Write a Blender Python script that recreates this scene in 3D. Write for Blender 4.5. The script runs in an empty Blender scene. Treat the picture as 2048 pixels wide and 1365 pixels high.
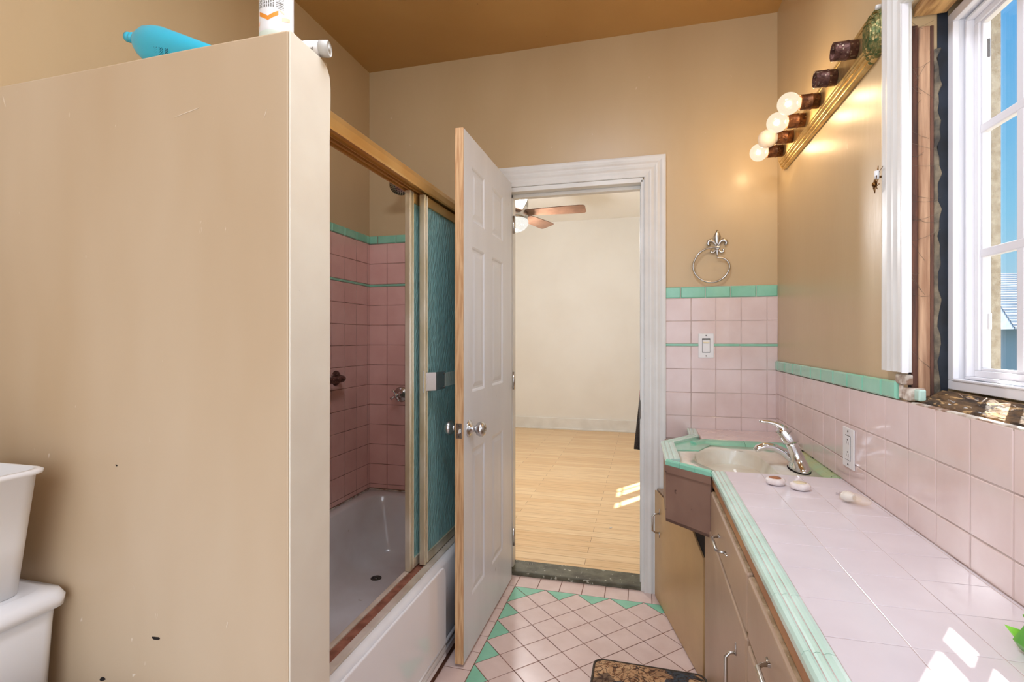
import bpy, bmesh, math, random
from mathutils import Vector, Matrix
random.seed(7)
C = bpy.context.scene.collection
PI = math.pi
BACK, RIGHT, LEFT, CEIL = 2.56, 0.591, -1.504, 2.738

# ------------------------------------------------------------------ materials
MATS = {}
def rgb(r, g, b):                       # sRGB 0-255 to linear
    f = lambda c: (c/255/12.92) if c/255 <= .04045 else ((c/255+.055)/1.055)**2.4
    return (f(r), f(g), f(b), 1)

def mat(name, col, rough=.5, metal=0, spec=.5, col2=None, vscale=6, vmix=1.0, vlo=.35, vhi=.65, bump=0, bscale=60,
        stretch=(1, 1, 1), coat=0, trans=0, ior=1.45, emit=None, estr=0, detail=4, spots=None, alpha=1, sss=0):
    if name in MATS: return MATS[name]
    m = bpy.data.materials.new(name); m.use_nodes = True
    nt = m.node_tree; N = nt.nodes; L = nt.links
    b = N['Principled BSDF']
    b.inputs['Base Color'].default_value = col
    b.inputs['Roughness'].default_value = rough
    b.inputs['Metallic'].default_value = metal
    b.inputs['Specular IOR Level'].default_value = spec
    b.inputs['Coat Weight'].default_value = coat
    b.inputs['Coat Roughness'].default_value = .12
    b.inputs['Transmission Weight'].default_value = trans
    b.inputs['IOR'].default_value = ior
    b.inputs['Alpha'].default_value = alpha
    if sss:
        b.inputs['Subsurface Weight'].default_value = sss
        b.inputs['Subsurface Scale'].default_value = .02
    if emit:
        b.inputs['Emission Color'].default_value = emit
        b.inputs['Emission Strength'].default_value = estr
    geo = N.new('ShaderNodeNewGeometry')
    mp = N.new('ShaderNodeMapping'); mp.inputs['Scale'].default_value = stretch
    L.new(geo.outputs['Position'], mp.inputs['Vector'])
    src = None
    if col2:
        n = N.new('ShaderNodeTexNoise'); n.inputs['Scale'].default_value = vscale; n.inputs['Detail'].default_value = detail
        L.new(mp.outputs[0], n.inputs['Vector'])
        r = N.new('ShaderNodeMapRange'); r.inputs['From Min'].default_value = vlo; r.inputs['From Max'].default_value = vhi
        r.inputs['To Max'].default_value = vmix
        L.new(n.outputs['Fac'], r.inputs['Value'])
        mx = N.new('ShaderNodeMix'); mx.data_type = 'RGBA'
        mx.inputs[6].default_value = col; mx.inputs[7].default_value = col2
        L.new(r.outputs[0], mx.inputs[0]); src = mx.outputs[2]
    if spots:                            # (colour, scale, threshold low, threshold high)
        for (sc, ss, lo, hi) in spots:
            n = N.new('ShaderNodeTexNoise'); n.inputs['Scale'].default_value = ss; n.inputs['Detail'].default_value = 3
            L.new(mp.outputs[0], n.inputs['Vector'])
            r = N.new('ShaderNodeMapRange'); r.inputs['From Min'].default_value = lo; r.inputs['From Max'].default_value = hi
            L.new(n.outputs['Fac'], r.inputs['Value'])
            mx = N.new('ShaderNodeMix'); mx.data_type = 'RGBA'
            if src: L.new(src, mx.inputs[6])
            else: mx.inputs[6].default_value = col
            mx.inputs[7].default_value = sc
            L.new(r.outputs[0], mx.inputs[0]); src = mx.outputs[2]
    if src: L.new(src, b.inputs['Base Color'])
    if bump:
        n = N.new('ShaderNodeTexNoise'); n.inputs['Scale'].default_value = bscale; n.inputs['Detail'].default_value = 3
        L.new(mp.outputs[0], n.inputs['Vector'])
        bp = N.new('ShaderNodeBump'); bp.inputs['Strength'].default_value = bump; bp.inputs['Distance'].default_value = .004
        L.new(n.outputs['Fac'], bp.inputs['Height']); L.new(bp.outputs[0], b.inputs['Normal'])
    MATS[name] = m
    return m

TAN = rgb(201, 178, 140)
M_wall = mat('tan_gloss_paint', TAN, .34, col2=rgb(193, 168, 129), vscale=2.2, stretch=(1, 1, .35), bump=.16, bscale=34,
             spots=[(rgb(224, 208, 186), 55, .745, .78), (rgb(90, 62, 44), 38, .80, .815)])
M_part = mat('tan_worn_paint', rgb(208, 189, 163), .42, col2=rgb(186, 159, 125), vscale=1.3, stretch=(1, 1, .3), bump=.1, bscale=30,
             spots=[(rgb(222, 208, 190), 60, .72, .76), (rgb(60, 42, 30), 22, .80, .81)])
M_ceil = mat('brown_ceiling_paint', rgb(186, 145, 86), .36, col2=rgb(178, 136, 78), vscale=2, bump=.1, bscale=40,
             spots=[(rgb(120, 80, 48), 60, .77, .8)])
M_cream = mat('cream_gloss_paint', rgb(232, 226, 210), .36, col2=rgb(224, 215, 198), vscale=5, bump=.12, bscale=25,
              spots=[(rgb(120, 90, 60), 70, .79, .81)])
M_pink = mat('pink_glazed_tile', rgb(224, 205, 201), .1, col2=rgb(217, 195, 190), vscale=9, coat=.3, bump=.02, bscale=18)
M_pinkt = mat('rose_glazed_tile', rgb(230, 186, 177), .13, col2=rgb(223, 176, 167), vscale=9, coat=.2, bump=.02, bscale=18)
M_pinkf = mat('pink_floor_tile', rgb(222, 200, 192), .26, col2=rgb(214, 190, 181), vscale=12, bump=.03, bscale=40,
              spots=[(rgb(130, 90, 76), 120, .76, .79)])
M_counter = mat('pale_pink_counter_tile', rgb(224, 217, 223), .16, col2=rgb(218, 210, 216), vscale=8, coat=.2, bump=.02, bscale=16,
                spots=[(rgb(90, 66, 60), 90, .79, .8)])
M_green = mat('mint_glazed_tile', rgb(144, 206, 180), .1, col2=rgb(132, 196, 168), vscale=12, coat=.3, bump=.03, bscale=20)
M_greenf = mat('mint_floor_tile', rgb(140, 202, 174), .28, col2=rgb(128, 192, 162), vscale=14, spots=[(rgb(90, 120, 96), 90, .76, .8)])
M_greentrim = mat('mint_ridged_trim', rgb(200, 229, 218), .13, col2=rgb(188, 221, 207), vscale=10, coat=.3)
M_curb = mat('olive_green_curb', rgb(140, 186, 142), .16, col2=rgb(168, 176, 112), vscale=7, coat=.2, spots=[(rgb(50, 38, 24), 60, .70, .74)])
M_grout = mat('grey_brown_grout', rgb(178, 140, 128), .8, col2=rgb(120, 88, 76), vscale=14)
M_groutd = mat('dark_grout', rgb(136, 96, 78), .8, col2=rgb(96, 62, 48), vscale=10)
M_groutl = mat('pale_grout', rgb(206, 190, 184), .7, col2=rgb(170, 148, 140), vscale=10)
M_black = mat('black_mildew', rgb(34, 26, 20), .8)
M_plaster = mat('broken_plaster', rgb(226, 220, 208), .8, col2=rgb(150, 120, 100), vscale=40, bump=.4, bscale=90)
M_trim = mat('white_trim_paint', rgb(226, 226, 222), .33, col2=rgb(216, 215, 210), vscale=6, bump=.08, bscale=40,
             spots=[(rgb(96, 74, 56), 75, .785, .80)])
M_door = mat('white_door_paint', rgb(225, 229, 235), .36, col2=rgb(215, 219, 225), vscale=5, bump=.14, bscale=60, stretch=(1, 1, .25),
             spots=[(rgb(170, 168, 166), 60, .76, .8)])
M_pine = mat('raw_pine_edge', rgb(214, 176, 132), .55, col2=rgb(188, 142, 98), vscale=26, stretch=(6, 6, .35), vlo=.4, vhi=.6)
M_white = mat('white_plastic', rgb(232, 232, 232), .3)
M_porc = mat('white_porcelain', rgb(236, 238, 242), .1, coat=.5)
M_tub = mat('white_enamel', rgb(226, 226, 228), .16, coat=.25, col2=rgb(210, 204, 202), vscale=3,
            spots=[(rgb(150, 128, 100), 16, .72, .8), (rgb(96, 78, 64), 70, .775, .8)])
M_sink = mat('sink_porcelain', rgb(226, 226, 214), .1, coat=.4, col2=rgb(214, 204, 186), vscale=8)
M_chrome = mat('chrome', (.75, .75, .76, 1), .1, 1)
M_nickel = mat('brushed_nickel', (.52, .50, .47, 1), .26, 1)
M_steel = mat('satin_steel', (.60, .60, .60, 1), .24, 1)
M_alum = mat('worn_aluminium', rgb(222, 214, 196), .28, .6, col2=rgb(190, 174, 138), vscale=14, stretch=(1, 1, .3))
M_pale = mat('pale_worn_track', rgb(214, 206, 196), .3, .3, col2=rgb(186, 174, 156), vscale=10)
M_gold = mat('gold_anodised', rgb(230, 196, 132), .34, .8, col2=rgb(216, 172, 104), vscale=5)
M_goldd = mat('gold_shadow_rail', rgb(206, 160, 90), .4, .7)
M_rust = mat('brown_track_wood', rgb(146, 96, 78), .6, col2=rgb(110, 66, 50), vscale=30, spots=[(rgb(206, 190, 180), 60, .74, .77)])
M_brass = mat('aged_brass', rgb(236, 214, 158), .34, .85, col2=rgb(206, 176, 116), vscale=26, bump=.1, bscale=80)
M_verd = mat('corroded_brass', rgb(150, 142, 90), .5, .6, col2=rgb(70, 100, 62), vscale=90, bump=.5, bscale=120, spots=[(rgb(196, 176, 120), 110, .58, .62)])
M_copper = mat('rusty_copper_sleeve', rgb(150, 98, 62), .42, .8, col2=rgb(88, 54, 36), vscale=60, bump=.3, bscale=140, spots=[(rgb(190, 160, 110), 130, .64, .68)])
M_sock = mat('rusty_purple_brown_sleeve', rgb(112, 78, 70), .45, .6, col2=rgb(70, 44, 38), vscale=70, bump=.3, bscale=140, spots=[(rgb(160, 140, 120), 120, .62, .66)])
M_cab = mat('taupe_cabinet_paint', rgb(174, 148, 124), .38, col2=rgb(164, 138, 114), vscale=5, bump=.1, bscale=40,
            spots=[(rgb(214, 196, 172), 80, .765, .78), (rgb(84, 58, 40), 90, .79, .80)])
M_caby = mat('yellowed_cabinet_paint', rgb(196, 162, 112), .34, col2=rgb(180, 146, 102), vscale=3, bump=.08, bscale=40,
             spots=[(rgb(226, 210, 180), 90, .77, .79)])
M_cabedge = mat('grimy_cabinet_edge', rgb(172, 148, 118), .5, col2=rgb(130, 106, 74), vscale=28, spots=[(rgb(196, 184, 150), 110, .66, .7)])
M_rail = mat('orange_brown_rail', rgb(182, 132, 86), .45, col2=rgb(160, 110, 76), vscale=12)
M_box = mat('brown_box_paint', rgb(136, 106, 90), .5, col2=rgb(124, 94, 80), vscale=8, bump=.1, bscale=50, spots=[(rgb(90, 64, 54), 34, .72, .75)])
M_dark = mat('dark_gap', rgb(28, 22, 20), .9)
M_screw = mat('dark_screw', rgb(90, 84, 78), .4, .8)
M_hall = mat('off_white_paint', rgb(230, 228, 222), .6, col2=rgb(226, 223, 216), vscale=2)
M_thresh = mat('chipped_grey_green_wood', rgb(104, 102, 84), .55, col2=rgb(74, 70, 54), vscale=18, bump=.4, bscale=60, spots=[(rgb(180, 180, 164), 46, .64, .68)])
M_blade = mat('walnut_blade', rgb(122, 90, 70), .4, col2=rgb(104, 74, 56), vscale=14, stretch=(1, 1, 1))
M_blue = mat('turquoise_plastic', rgb(52, 178, 204), .28, sss=.15, coat=.2)
M_ink = mat('dark_teal_ink', rgb(12, 70, 92), .5)
M_inkg = mat('grey_ink', rgb(110, 106, 98), .5)
M_orange = mat('orange_print', rgb(232, 146, 50), .5)
M_peach = mat('peach_print', rgb(248, 206, 176), .5)
M_palegreen = mat('pale_green_base', rgb(214, 226, 214), .5)
M_cap = mat('grey_cap', rgb(188, 186, 180), .4)
M_soap = mat('wrapped_white_soap', rgb(238, 232, 230), .45, bump=.4, bscale=160, col2=rgb(226, 214, 210), vscale=60)
M_brown = mat('brown_label', rgb(156, 96, 58), .45, col2=rgb(176, 116, 74), vscale=80)
M_creaml = mat('cream_label', rgb(236, 224, 190), .45, col2=rgb(226, 212, 180), vscale=60)
M_lime = mat('lime_plastic_film', rgb(146, 226, 84), .28, sss=.1, col2=rgb(84, 176, 40), vscale=22, coat=.3)
M_lightpatch = mat('pale_print', rgb(226, 236, 196), .4)
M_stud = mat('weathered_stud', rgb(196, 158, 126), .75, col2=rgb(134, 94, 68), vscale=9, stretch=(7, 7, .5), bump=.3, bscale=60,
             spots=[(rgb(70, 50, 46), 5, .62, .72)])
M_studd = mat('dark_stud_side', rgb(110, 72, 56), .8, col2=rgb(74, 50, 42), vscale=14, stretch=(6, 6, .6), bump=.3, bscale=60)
M_header = mat('pale_header_wood', rgb(222, 178, 118), .75, col2=rgb(130, 88, 50), vscale=12, stretch=(5, .6, 5), bump=.3, bscale=50)
M_paper = mat('torn_building_paper', rgb(128, 116, 96), .85, col2=rgb(70, 66, 60), vscale=30, bump=.6, bscale=80)
M_navy = mat('blue_black_membrane', rgb(34, 42, 54), .6, col2=rgb(22, 26, 32), vscale=20)
M_sillw = mat('rotten_sill_wood', rgb(120, 92, 60), .8, col2=rgb(56, 44, 34), vscale=16, stretch=(3, 1, 3), bump=.8, bscale=70,
              spots=[(rgb(196, 160, 108), 26, .58, .64), (rgb(214, 220, 224), 34, .66, .7)])
M_vinyl = mat('white_vinyl', rgb(232, 232, 236), .34)
M_stucco = mat('rough_stucco', rgb(176, 164, 140), .9, col2=rgb(150, 134, 106), vscale=60, bump=1, bscale=200)
M_roof = mat('grey_blue_siding', rgb(150, 164, 176), .8, col2=rgb(134, 148, 160), vscale=3)
M_roofw = mat('blue_grey_wall', rgb(104, 134, 152), .8)
M_mould = mat('ornament_bronze', rgb(146, 104, 54), .35, 1, col2=rgb(90, 60, 30), vscale=200)
M_coatk = mat('black_knit', rgb(40, 34, 32), .9, bump=.8, bscale=220, col2=rgb(62, 54, 48), vscale=160)
M_coatr = mat('faded_red_cloth', rgb(190, 96, 96), .85, bump=.4, bscale=180)

# floor boards of the next room: boards run along X
def mk_boards():
    m = bpy.data.materials.new('blond_floor_boards'); m.use_nodes = True
    nt = m.node_tree; N = nt.nodes; L = nt.links; b = N['Principled BSDF']
    g = N.new('ShaderNodeNewGeometry')
    br = N.new('ShaderNodeTexBrick'); br.offset = .37; br.offset_frequency = 2; br.squash = 1
    br.inputs['Scale'].default_value = 1; br.inputs['Brick Width'].default_value = .86; br.inputs['Row Height'].default_value = .0815
    br.inputs['Mortar Size'].default_value = .0012; br.inputs['Mortar Smooth'].default_value = .1; br.inputs['Bias'].default_value = 0
    br.inputs['Color1'].default_value = rgb(234, 206, 162); br.inputs['Color2'].default_value = rgb(224, 188, 138); br.inputs['Mortar'].default_value = rgb(140, 98, 56)
    L.new(g.outputs['Position'], br.inputs['Vector'])
    n = N.new('ShaderNodeTexNoise'); mp = N.new('ShaderNodeMapping'); mp.inputs['Scale'].default_value = (1.2, 22, 1)
    n.inputs['Scale'].default_value = 3; n.inputs['Detail'].default_value = 6
    L.new(g.outputs['Position'], mp.inputs['Vector']); L.new(mp.outputs[0], n.inputs['Vector'])
    mx = N.new('ShaderNodeMix'); mx.data_type = 'RGBA'; mx.blend_type = 'MULTIPLY'
    r = N.new('ShaderNodeMapRange'); r.inputs['From Min'].default_value = .4; r.inputs['From Max'].default_value = .7; r.inputs['To Max'].default_value = .5
    L.new(n.outputs['Fac'], r.inputs['Value']); L.new(r.outputs[0], mx.inputs[0])
    L.new(br.outputs['Color'], mx.inputs[6]); mx.inputs[7].default_value = rgb(214, 186, 150)
    L.new(mx.outputs[2], b.inputs['Base Color']); b.inputs['Roughness'].default_value = .3
    return m
M_boards = mk_boards()

# textured obscure glass
def mk_obscure():
    m = bpy.data.materials.new('teal_obscure_glass'); m.use_nodes = True
    nt = m.node_tree; N = nt.nodes; L = nt.links; b = N['Principled BSDF']
    b.inputs['Base Color'].default_value = rgb(160, 206, 204); b.inputs['Roughness'].default_value = .3
    b.inputs['Transmission Weight'].default_value = .45; b.inputs['IOR'].default_value = 1.35
    g = N.new('ShaderNodeNewGeometry'); mp = N.new('ShaderNodeMapping'); mp.inputs['Scale'].default_value = (1, 1, .45)
    n = N.new('ShaderNodeTexVoronoi'); n.inputs['Scale'].default_value = 95
    L.new(g.outputs['Position'], mp.inputs['Vector']); L.new(mp.outputs[0], n.inputs['Vector'])
    bp = N.new('ShaderNodeBump'); bp.inputs['Strength'].default_value = 1; bp.inputs['Distance'].default_value = .0035
    L.new(n.outputs['Distance'], bp.inputs['Height']); L.new(bp.outputs[0], b.inputs['Normal'])
    return m
M_obs = mk_obscure()

def mk_glass(name, tint=(1, 1, 1, 1), refl=.08):
    m = bpy.data.materials.new(name); m.use_nodes = True
    nt = m.node_tree; N = nt.nodes; L = nt.links
    N.remove(N['Principled BSDF'])
    t = N.new('ShaderNodeBsdfTransparent'); t.inputs[0].default_value = tint
    gl = N.new('ShaderNodeBsdfGlossy'); gl.inputs['Roughness'].default_value = .02
    lw = N.new('ShaderNodeLayerWeight'); lw.inputs[0].default_value = .5
    pw = N.new('ShaderNodeMath'); pw.operation = 'POWER'; pw.inputs[1].default_value = 5; L.new(lw.outputs['Facing'], pw.inputs[0])
    fr = N.new('ShaderNodeMath'); fr.operation = 'MULTIPLY_ADD'; fr.inputs[1].default_value = .6; fr.inputs[2].default_value = .035; L.new(pw.outputs[0], fr.inputs[0])
    mx = N.new('ShaderNodeMixShader')
    L.new(fr.outputs[0], mx.inputs[0]); L.new(t.outputs[0], mx.inputs[1]); L.new(gl.outputs[0], mx.inputs[2])
    L.new(mx.outputs[0], N['Material Output'].inputs[0])
    return m
M_glass = mk_glass('window_glass')

def mk_bulb(name, glow, mixf, col=(1, .86, .66, 1)):
    m = bpy.data.materials.new(name); m.use_nodes = True
    nt = m.node_tree; N = nt.nodes; L = nt.links
    N.remove(N['Principled BSDF'])
    t = N.new('ShaderNodeBsdfTransparent'); t.inputs[0].default_value = (1, .97, .92, 1)
    e = N.new('ShaderNodeEmission'); e.inputs[0].default_value = col; e.inputs[1].default_value = glow
    if glow:
        d = N.new('ShaderNodeBsdfGlossy'); d.inputs[0].default_value = (.12, .12, .12, 1); d.inputs['Roughness'].default_value = .1
    else:
        d = N.new('ShaderNodeBsdfPrincipled'); d.inputs['Base Color'].default_value = (.93, .9, .84, 1); d.inputs['Roughness'].default_value = .1
    a = N.new('ShaderNodeAddShader'); L.new(e.outputs[0], a.inputs[0]); L.new(d.outputs[0], a.inputs[1])
    mx = N.new('ShaderNodeMixShader'); mx.inputs[0].default_value = mixf
    L.new(t.outputs[0], mx.inputs[1]); L.new(a.outputs[0], mx.inputs[2])
    L.new(mx.outputs[0], N['Material Output'].inputs[0])
    return m
M_bulbon = mk_bulb('lit_frosted_bulb', .62, .6)
M_bulboff = mk_bulb('unlit_frosted_bulb', 0, .5)
M_clear = mk_bulb('clear_plastic', 0, .16)
M_crystal = mk_bulb('lit_crystal_globe', .5, .9, (1, .97, .9, 1))

# floral tapestry
def mk_tapestry():
    m = bpy.data.materials.new('floral_tapestry'); m.use_nodes = True
    nt = m.node_tree; N = nt.nodes; L = nt.links; b = N['Principled BSDF']; b.inputs['Roughness'].default_value = .9
    g = N.new('ShaderNodeNewGeometry')
    w = N.new('ShaderNodeTexNoise'); w.inputs['Scale'].default_value = 11; w.inputs['Detail'].default_value = 2
    L.new(g.outputs['Position'], w.inputs['Vector'])
    mm = N.new('ShaderNodeMix'); mm.data_type = 'VECTOR'; mm.inputs[0].default_value = .12
    L.new(g.outputs['Position'], mm.inputs[4]); L.new(w.outputs['Color'], mm.inputs[5])
    v = N.new('ShaderNodeTexVoronoi'); v.inputs['Scale'].default_value = 17
    L.new(mm.outputs[1], v.inputs['Vector'])
    sx = N.new('ShaderNodeSeparateColor'); L.new(v.outputs['Color'], sx.inputs[0])
    cr = N.new('ShaderNodeValToRGB'); e = cr.color_ramp; e.interpolation = 'CONSTANT'
    e.elements[0].color = rgb(186, 146, 104); e.elements[1].position = .3; e.elements[1].color = rgb(78, 84, 84)
    for p, c in ((.48, rgb(196, 158, 116)), (.68, rgb(58, 66, 74)), (.8, rgb(160, 122, 86)), (.92, rgb(112, 88, 66))):
        k = e.elements.new(p); k.color = c
    L.new(sx.outputs[0], cr.inputs[0])
    n2 = N.new('ShaderNodeTexNoise'); n2.inputs['Scale'].default_value = 75; n2.inputs['Detail'].default_value = 4
    L.new(g.outputs['Position'], n2.inputs['Vector'])
    r = N.new('ShaderNodeMapRange'); r.inputs['From Min'].default_value = .5; r.inputs['From Max'].default_value = .62
    L.new(n2.outputs['Fac'], r.inputs['Value'])
    mx = N.new('ShaderNodeMix'); mx.data_type = 'RGBA'; mx.blend_type = 'MULTIPLY'; L.new(r.outputs[0], mx.inputs[0])
    L.new(cr.outputs[0], mx.inputs[6]); mx.inputs[7].default_value = rgb(150, 120, 96)
    # dark outlines round the petals
    v2 = N.new('ShaderNodeTexVoronoi'); v2.inputs['Scale'].default_value = 34; v2.feature = 'DISTANCE_TO_EDGE'
    L.new(mm.outputs[1], v2.inputs['Vector'])
    r2 = N.new('ShaderNodeMapRange'); r2.inputs['From Min'].default_value = .02; r2.inputs['From Max'].default_value = .05
    L.new(v2.outputs['Distance'], r2.inputs['Value'])
    m3 = N.new('ShaderNodeMix'); m3.data_type = 'RGBA'; L.new(r2.outputs[0], m3.inputs[0])
    m3.inputs[6].default_value = rgb(66, 44, 30); L.new(mx.outputs[2], m3.inputs[7])
    L.new(m3.outputs[2], b.inputs['Base Color'])
    return m
M_tap = mk_tapestry()
M_piping = mat('dark_piping', rgb(76, 66, 54), .85, col2=rgb(58, 48, 38), vscale=80)

# ------------------------------------------------------------------ mesh builder
class MB:
    def __init__(s): s.v = []; s.f = []; s.sm = []
    def add(s, vs, fs, smooth=False):
        n = len(s.v); s.v += [tuple(v) for v in vs]
        for f in fs: s.f.append([n+i for i in f]); s.sm.append(smooth)
        return s
    def box(s, x0, x1, y0, y1, z0, z1):
        x0, x1 = sorted((x0, x1)); y0, y1 = sorted((y0, y1)); z0, z1 = sorted((z0, z1))
        return s.add([(x0,y0,z0),(x1,y0,z0),(x1,y1,z0),(x0,y1,z0),(x0,y0,z1),(x1,y0,z1),(x1,y1,z1),(x0,y1,z1)],
                     [(0,3,2,1),(4,5,6,7),(0,1,5,4),(1,2,6,5),(2,3,7,6),(3,0,4,7)])
    def prism(s, poly, z0, z1):           # poly: ccw (x,y)
        n = len(poly)
        vs = [(x,y,z0) for x,y in poly]+[(x,y,z1) for x,y in poly]
        return s.add(vs, [list(range(n))[::-1], [n+i for i in range(n)]]+[(i,(i+1)%n,n+(i+1)%n,n+i) for i in range(n)])
    def ext(s, pts, vec):                 # planar 3D polygon extruded along vec
        n = len(pts); a = [Vector(p) for p in pts]; b = [p+Vector(vec) for p in a]
        return s.add(a+b, [list(range(n))[::-1], [n+i for i in range(n)]]+[(i,(i+1)%n,n+(i+1)%n,n+i) for i in range(n)])
    def loft(s, rings, cap0=True, cap1=True, smooth=True, closed=True):
        n = len(rings[0]); vs = [p for r in rings for p in r]; fs = []
        m = n if closed else n-1
        for k in range(len(rings)-1):
            for i in range(m):
                j = (i+1) % n
                fs.append((k*n+i, k*n+j, (k+1)*n+j, (k+1)*n+i))
        s.add(vs, fs, smooth)
        b = len(s.v)-len(vs)
        if cap0: s.f.append([b+i for i in range(n)][::-1]); s.sm.append(False)
        if cap1: s.f.append([b+(len(rings)-1)*n+i for i in range(n)]); s.sm.append(False)
        return s
    def tube(s, path, rad, n=12, sq=None, cap=True, up=None):     # rad: number or list; sq: (a,b) ellipse factors
        P = [Vector(p) for p in path]; R = rad if isinstance(rad, (list, tuple)) else [rad]*len(P)
        rings = []; ref = Vector(up) if up else None
        for i, p in enumerate(P):
            t = (P[min(i+1, len(P)-1)]-P[max(i-1, 0)]).normalized()
            if ref is None:
                ref = Vector((0, 0, 1)) if abs(t.z) < .9 else Vector((1, 0, 0))
            a = t.cross(ref)
            if a.length < 1e-5: a = t.cross(Vector((1, 0, .3)))
            a.normalize(); b = a.cross(t).normalized()
            if not up: ref = b
            f = sq[i] if isinstance(sq, list) else (sq or (1, 1))
            rings.append([p+a*(math.cos(2*PI*k/n)*R[i]*f[0])+b*(math.sin(2*PI*k/n)*R[i]*f[1]) for k in range(n)])
        return s.loft(rings, cap, cap)
    def lathe(s, prof, org=(0,0,0), axis=(0,0,1), n=24, cap=True):   # prof: (radius, height)
        ax = Vector(axis).normalized(); o = Vector(org)
        a = ax.orthogonal().normalized(); b = ax.cross(a)
        rings = [[o+ax*h+a*(math.cos(2*PI*k/n)*max(r,1e-5))+b*(math.sin(2*PI*k/n)*max(r,1e-5)) for k in range(n)] for r, h in prof]
        return s.loft(rings, cap, cap)
    def sphere(s, c, r, n=16, sc=(1,1,1)):
        prof = [(math.sin(PI*i/n), -math.cos(PI*i/n)) for i in range(n+1)]
        base = len(s.v); s.lathe([(r*a, r*h) for a, h in prof], (0,0,0), n=2*n, cap=False)
        for i in range(base, len(s.v)):
            v = s.v[i]; s.v[i] = (c[0]+v[0]*sc[0], c[1]+v[1]*sc[1], c[2]+v[2]*sc[2])
        return s
    def build(s, name, m, parent=None, bevel=0, seg=2, **props):
        me = bpy.data.meshes.new(name)
        off = parent_world(parent) if parent else Vector((0,0,0))
        me.from_pydata([Vector(v)-off for v in s.v], [], s.f); me.update()
        for p, sm in zip(me.polygons, s.sm): p.use_smooth = sm
        bm = bmesh.new(); bm.from_mesh(me); bmesh.ops.recalc_face_normals(bm, faces=bm.faces); bm.to_mesh(me); bm.free()
        o = bpy.data.objects.new(name, me); C.objects.link(o)
        me.materials.append(m)
        if parent: o.parent = parent
        if bevel:
            md = o.modifiers.new('bevel', 'BEVEL'); md.width = bevel; md.segments = seg; md.limit_method = 'ANGLE'; md.angle_limit = .7
            md.harden_normals = False
        for k, v in props.items(): o[k] = v
        return o

def parent_world(o):
    w = Vector((0,0,0))
    while o: w += o.location; o = o.parent
    return w
def thing(name, loc, label, cat, group=None):
    o = bpy.data.objects.new(name, None); C.objects.link(o); o.location = loc
    o['label'] = label; o['category'] = cat
    if group: o['group'] = group
    return o
def tag(o, label, cat, group=None):
    o['label'] = label; o['category'] = cat
    if group: o['group'] = group
    return o
def struct(o): o['kind'] = 'structure'; return o
def text_mesh(body, size, mtx, m, name, parent, ext=.0003):
    cu = bpy.data.curves.new(name, 'FONT'); cu.body = body; cu.size = size; cu.extrude = ext
    o = bpy.data.objects.new(name, cu); C.objects.link(o); cu.materials.append(m)
    o.parent = parent; o.matrix_local = Matrix.Translation(-parent_world(parent)) @ mtx
    return o

# individual glazed tiles laid on a plane. org + u*U + v*V, facing N
def tiles(mb, org, U, V, N, ucuts, vcuts, thick=.006, gap=.0022, bev=.0016, tilt=.0006):
    org, U, V, N = map(Vector, (org, U, V, N))
    for i in range(len(ucuts)-1):
        for j in range(len(vcuts)-1):
            poly = [(ucuts[i], vcuts[j]), (ucuts[i+1], vcuts[j]), (ucuts[i+1], vcuts[j+1]), (ucuts[i], vcuts[j+1])]
            tile_poly(mb, org, U, V, N, poly, thick, gap, bev, tilt)
def inset(poly, d):
    n = len(poly); out = []
    for i in range(n):
        p0, p1, p2 = Vector(poly[i-1]), Vector(poly[i]), Vector(poly[(i+1) % n])
        e1 = (p1-p0).normalized(); e2 = (p2-p1).normalized()
        n1 = Vector((-e1.y, e1.x)); n2 = Vector((-e2.y, e2.x))
        b = n1+n2; k = b.dot(n1)
        if abs(k) < 1e-6: out.append(tuple(p1)); continue
        out.append(tuple(p1+b*(d/k)))
    return out
def area(poly): return .5*sum(poly[i][0]*poly[(i+1) % len(poly)][1]-poly[(i+1) % len(poly)][0]*poly[i][1] for i in range(len(poly)))
def tile_poly(mb, org, U, V, N, poly, thick=.006, gap=.0022, bev=.0016, tilt=.0006):
    if area(poly) < 0: poly = poly[::-1]
    if area(poly) < 1.2e-4: return
    a = inset(poly, gap/2); b = inset(poly, gap/2+bev)
    if area(a) <= 0 or area(b) <= 0: return
    org, U, V, N = map(Vector, (org, U, V, N))
    cu = sum(p[0] for p in poly)/len(poly); cv = sum(p[1] for p in poly)/len(poly)
    ta, tb = random.uniform(-1, 1)*tilt*9, random.uniform(-1, 1)*tilt*9
    h = lambda p: (p[0]-cu)*ta+(p[1]-cv)*tb
    n = len(a)
    vs = [org+U*p[0]+V*p[1] for p in a]+[org+U*p[0]+V*p[1]+N*(thick-bev+h(p)) for p in a]+[org+U*p[0]+V*p[1]+N*(thick+h(p)) for p in b]
    fs = [(i, (i+1) % n, n+(i+1) % n, n+i) for i in range(n)]+[(n+i, n+(i+1) % n, 2*n+(i+1) % n, 2*n+i) for i in range(n)]+[[2*n+i for i in range(n)]]
    mb.add(vs, fs)
def clip(poly, a, b, c):                # keep a*x+b*y <= c
    out = []
    for i in range(len(poly)):
        p, q = poly[i], poly[(i+1) % len(poly)]
        dp, dq = a*p[0]+b*p[1]-c, a*q[0]+b*q[1]-c
        if dp <= 0: out.append(p)
        if (dp < 0 < dq) or (dq < 0 < dp):
            t = dp/(dp-dq); out.append((p[0]+(q[0]-p[0])*t, p[1]+(q[1]-p[1])*t))
    return out
def frange(a, b, st):
    o = []; x = a
    while (x < b-1e-6 if st > 0 else x > b+1e-6): o.append(x); x += st
    o.append(b); return o
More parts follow.
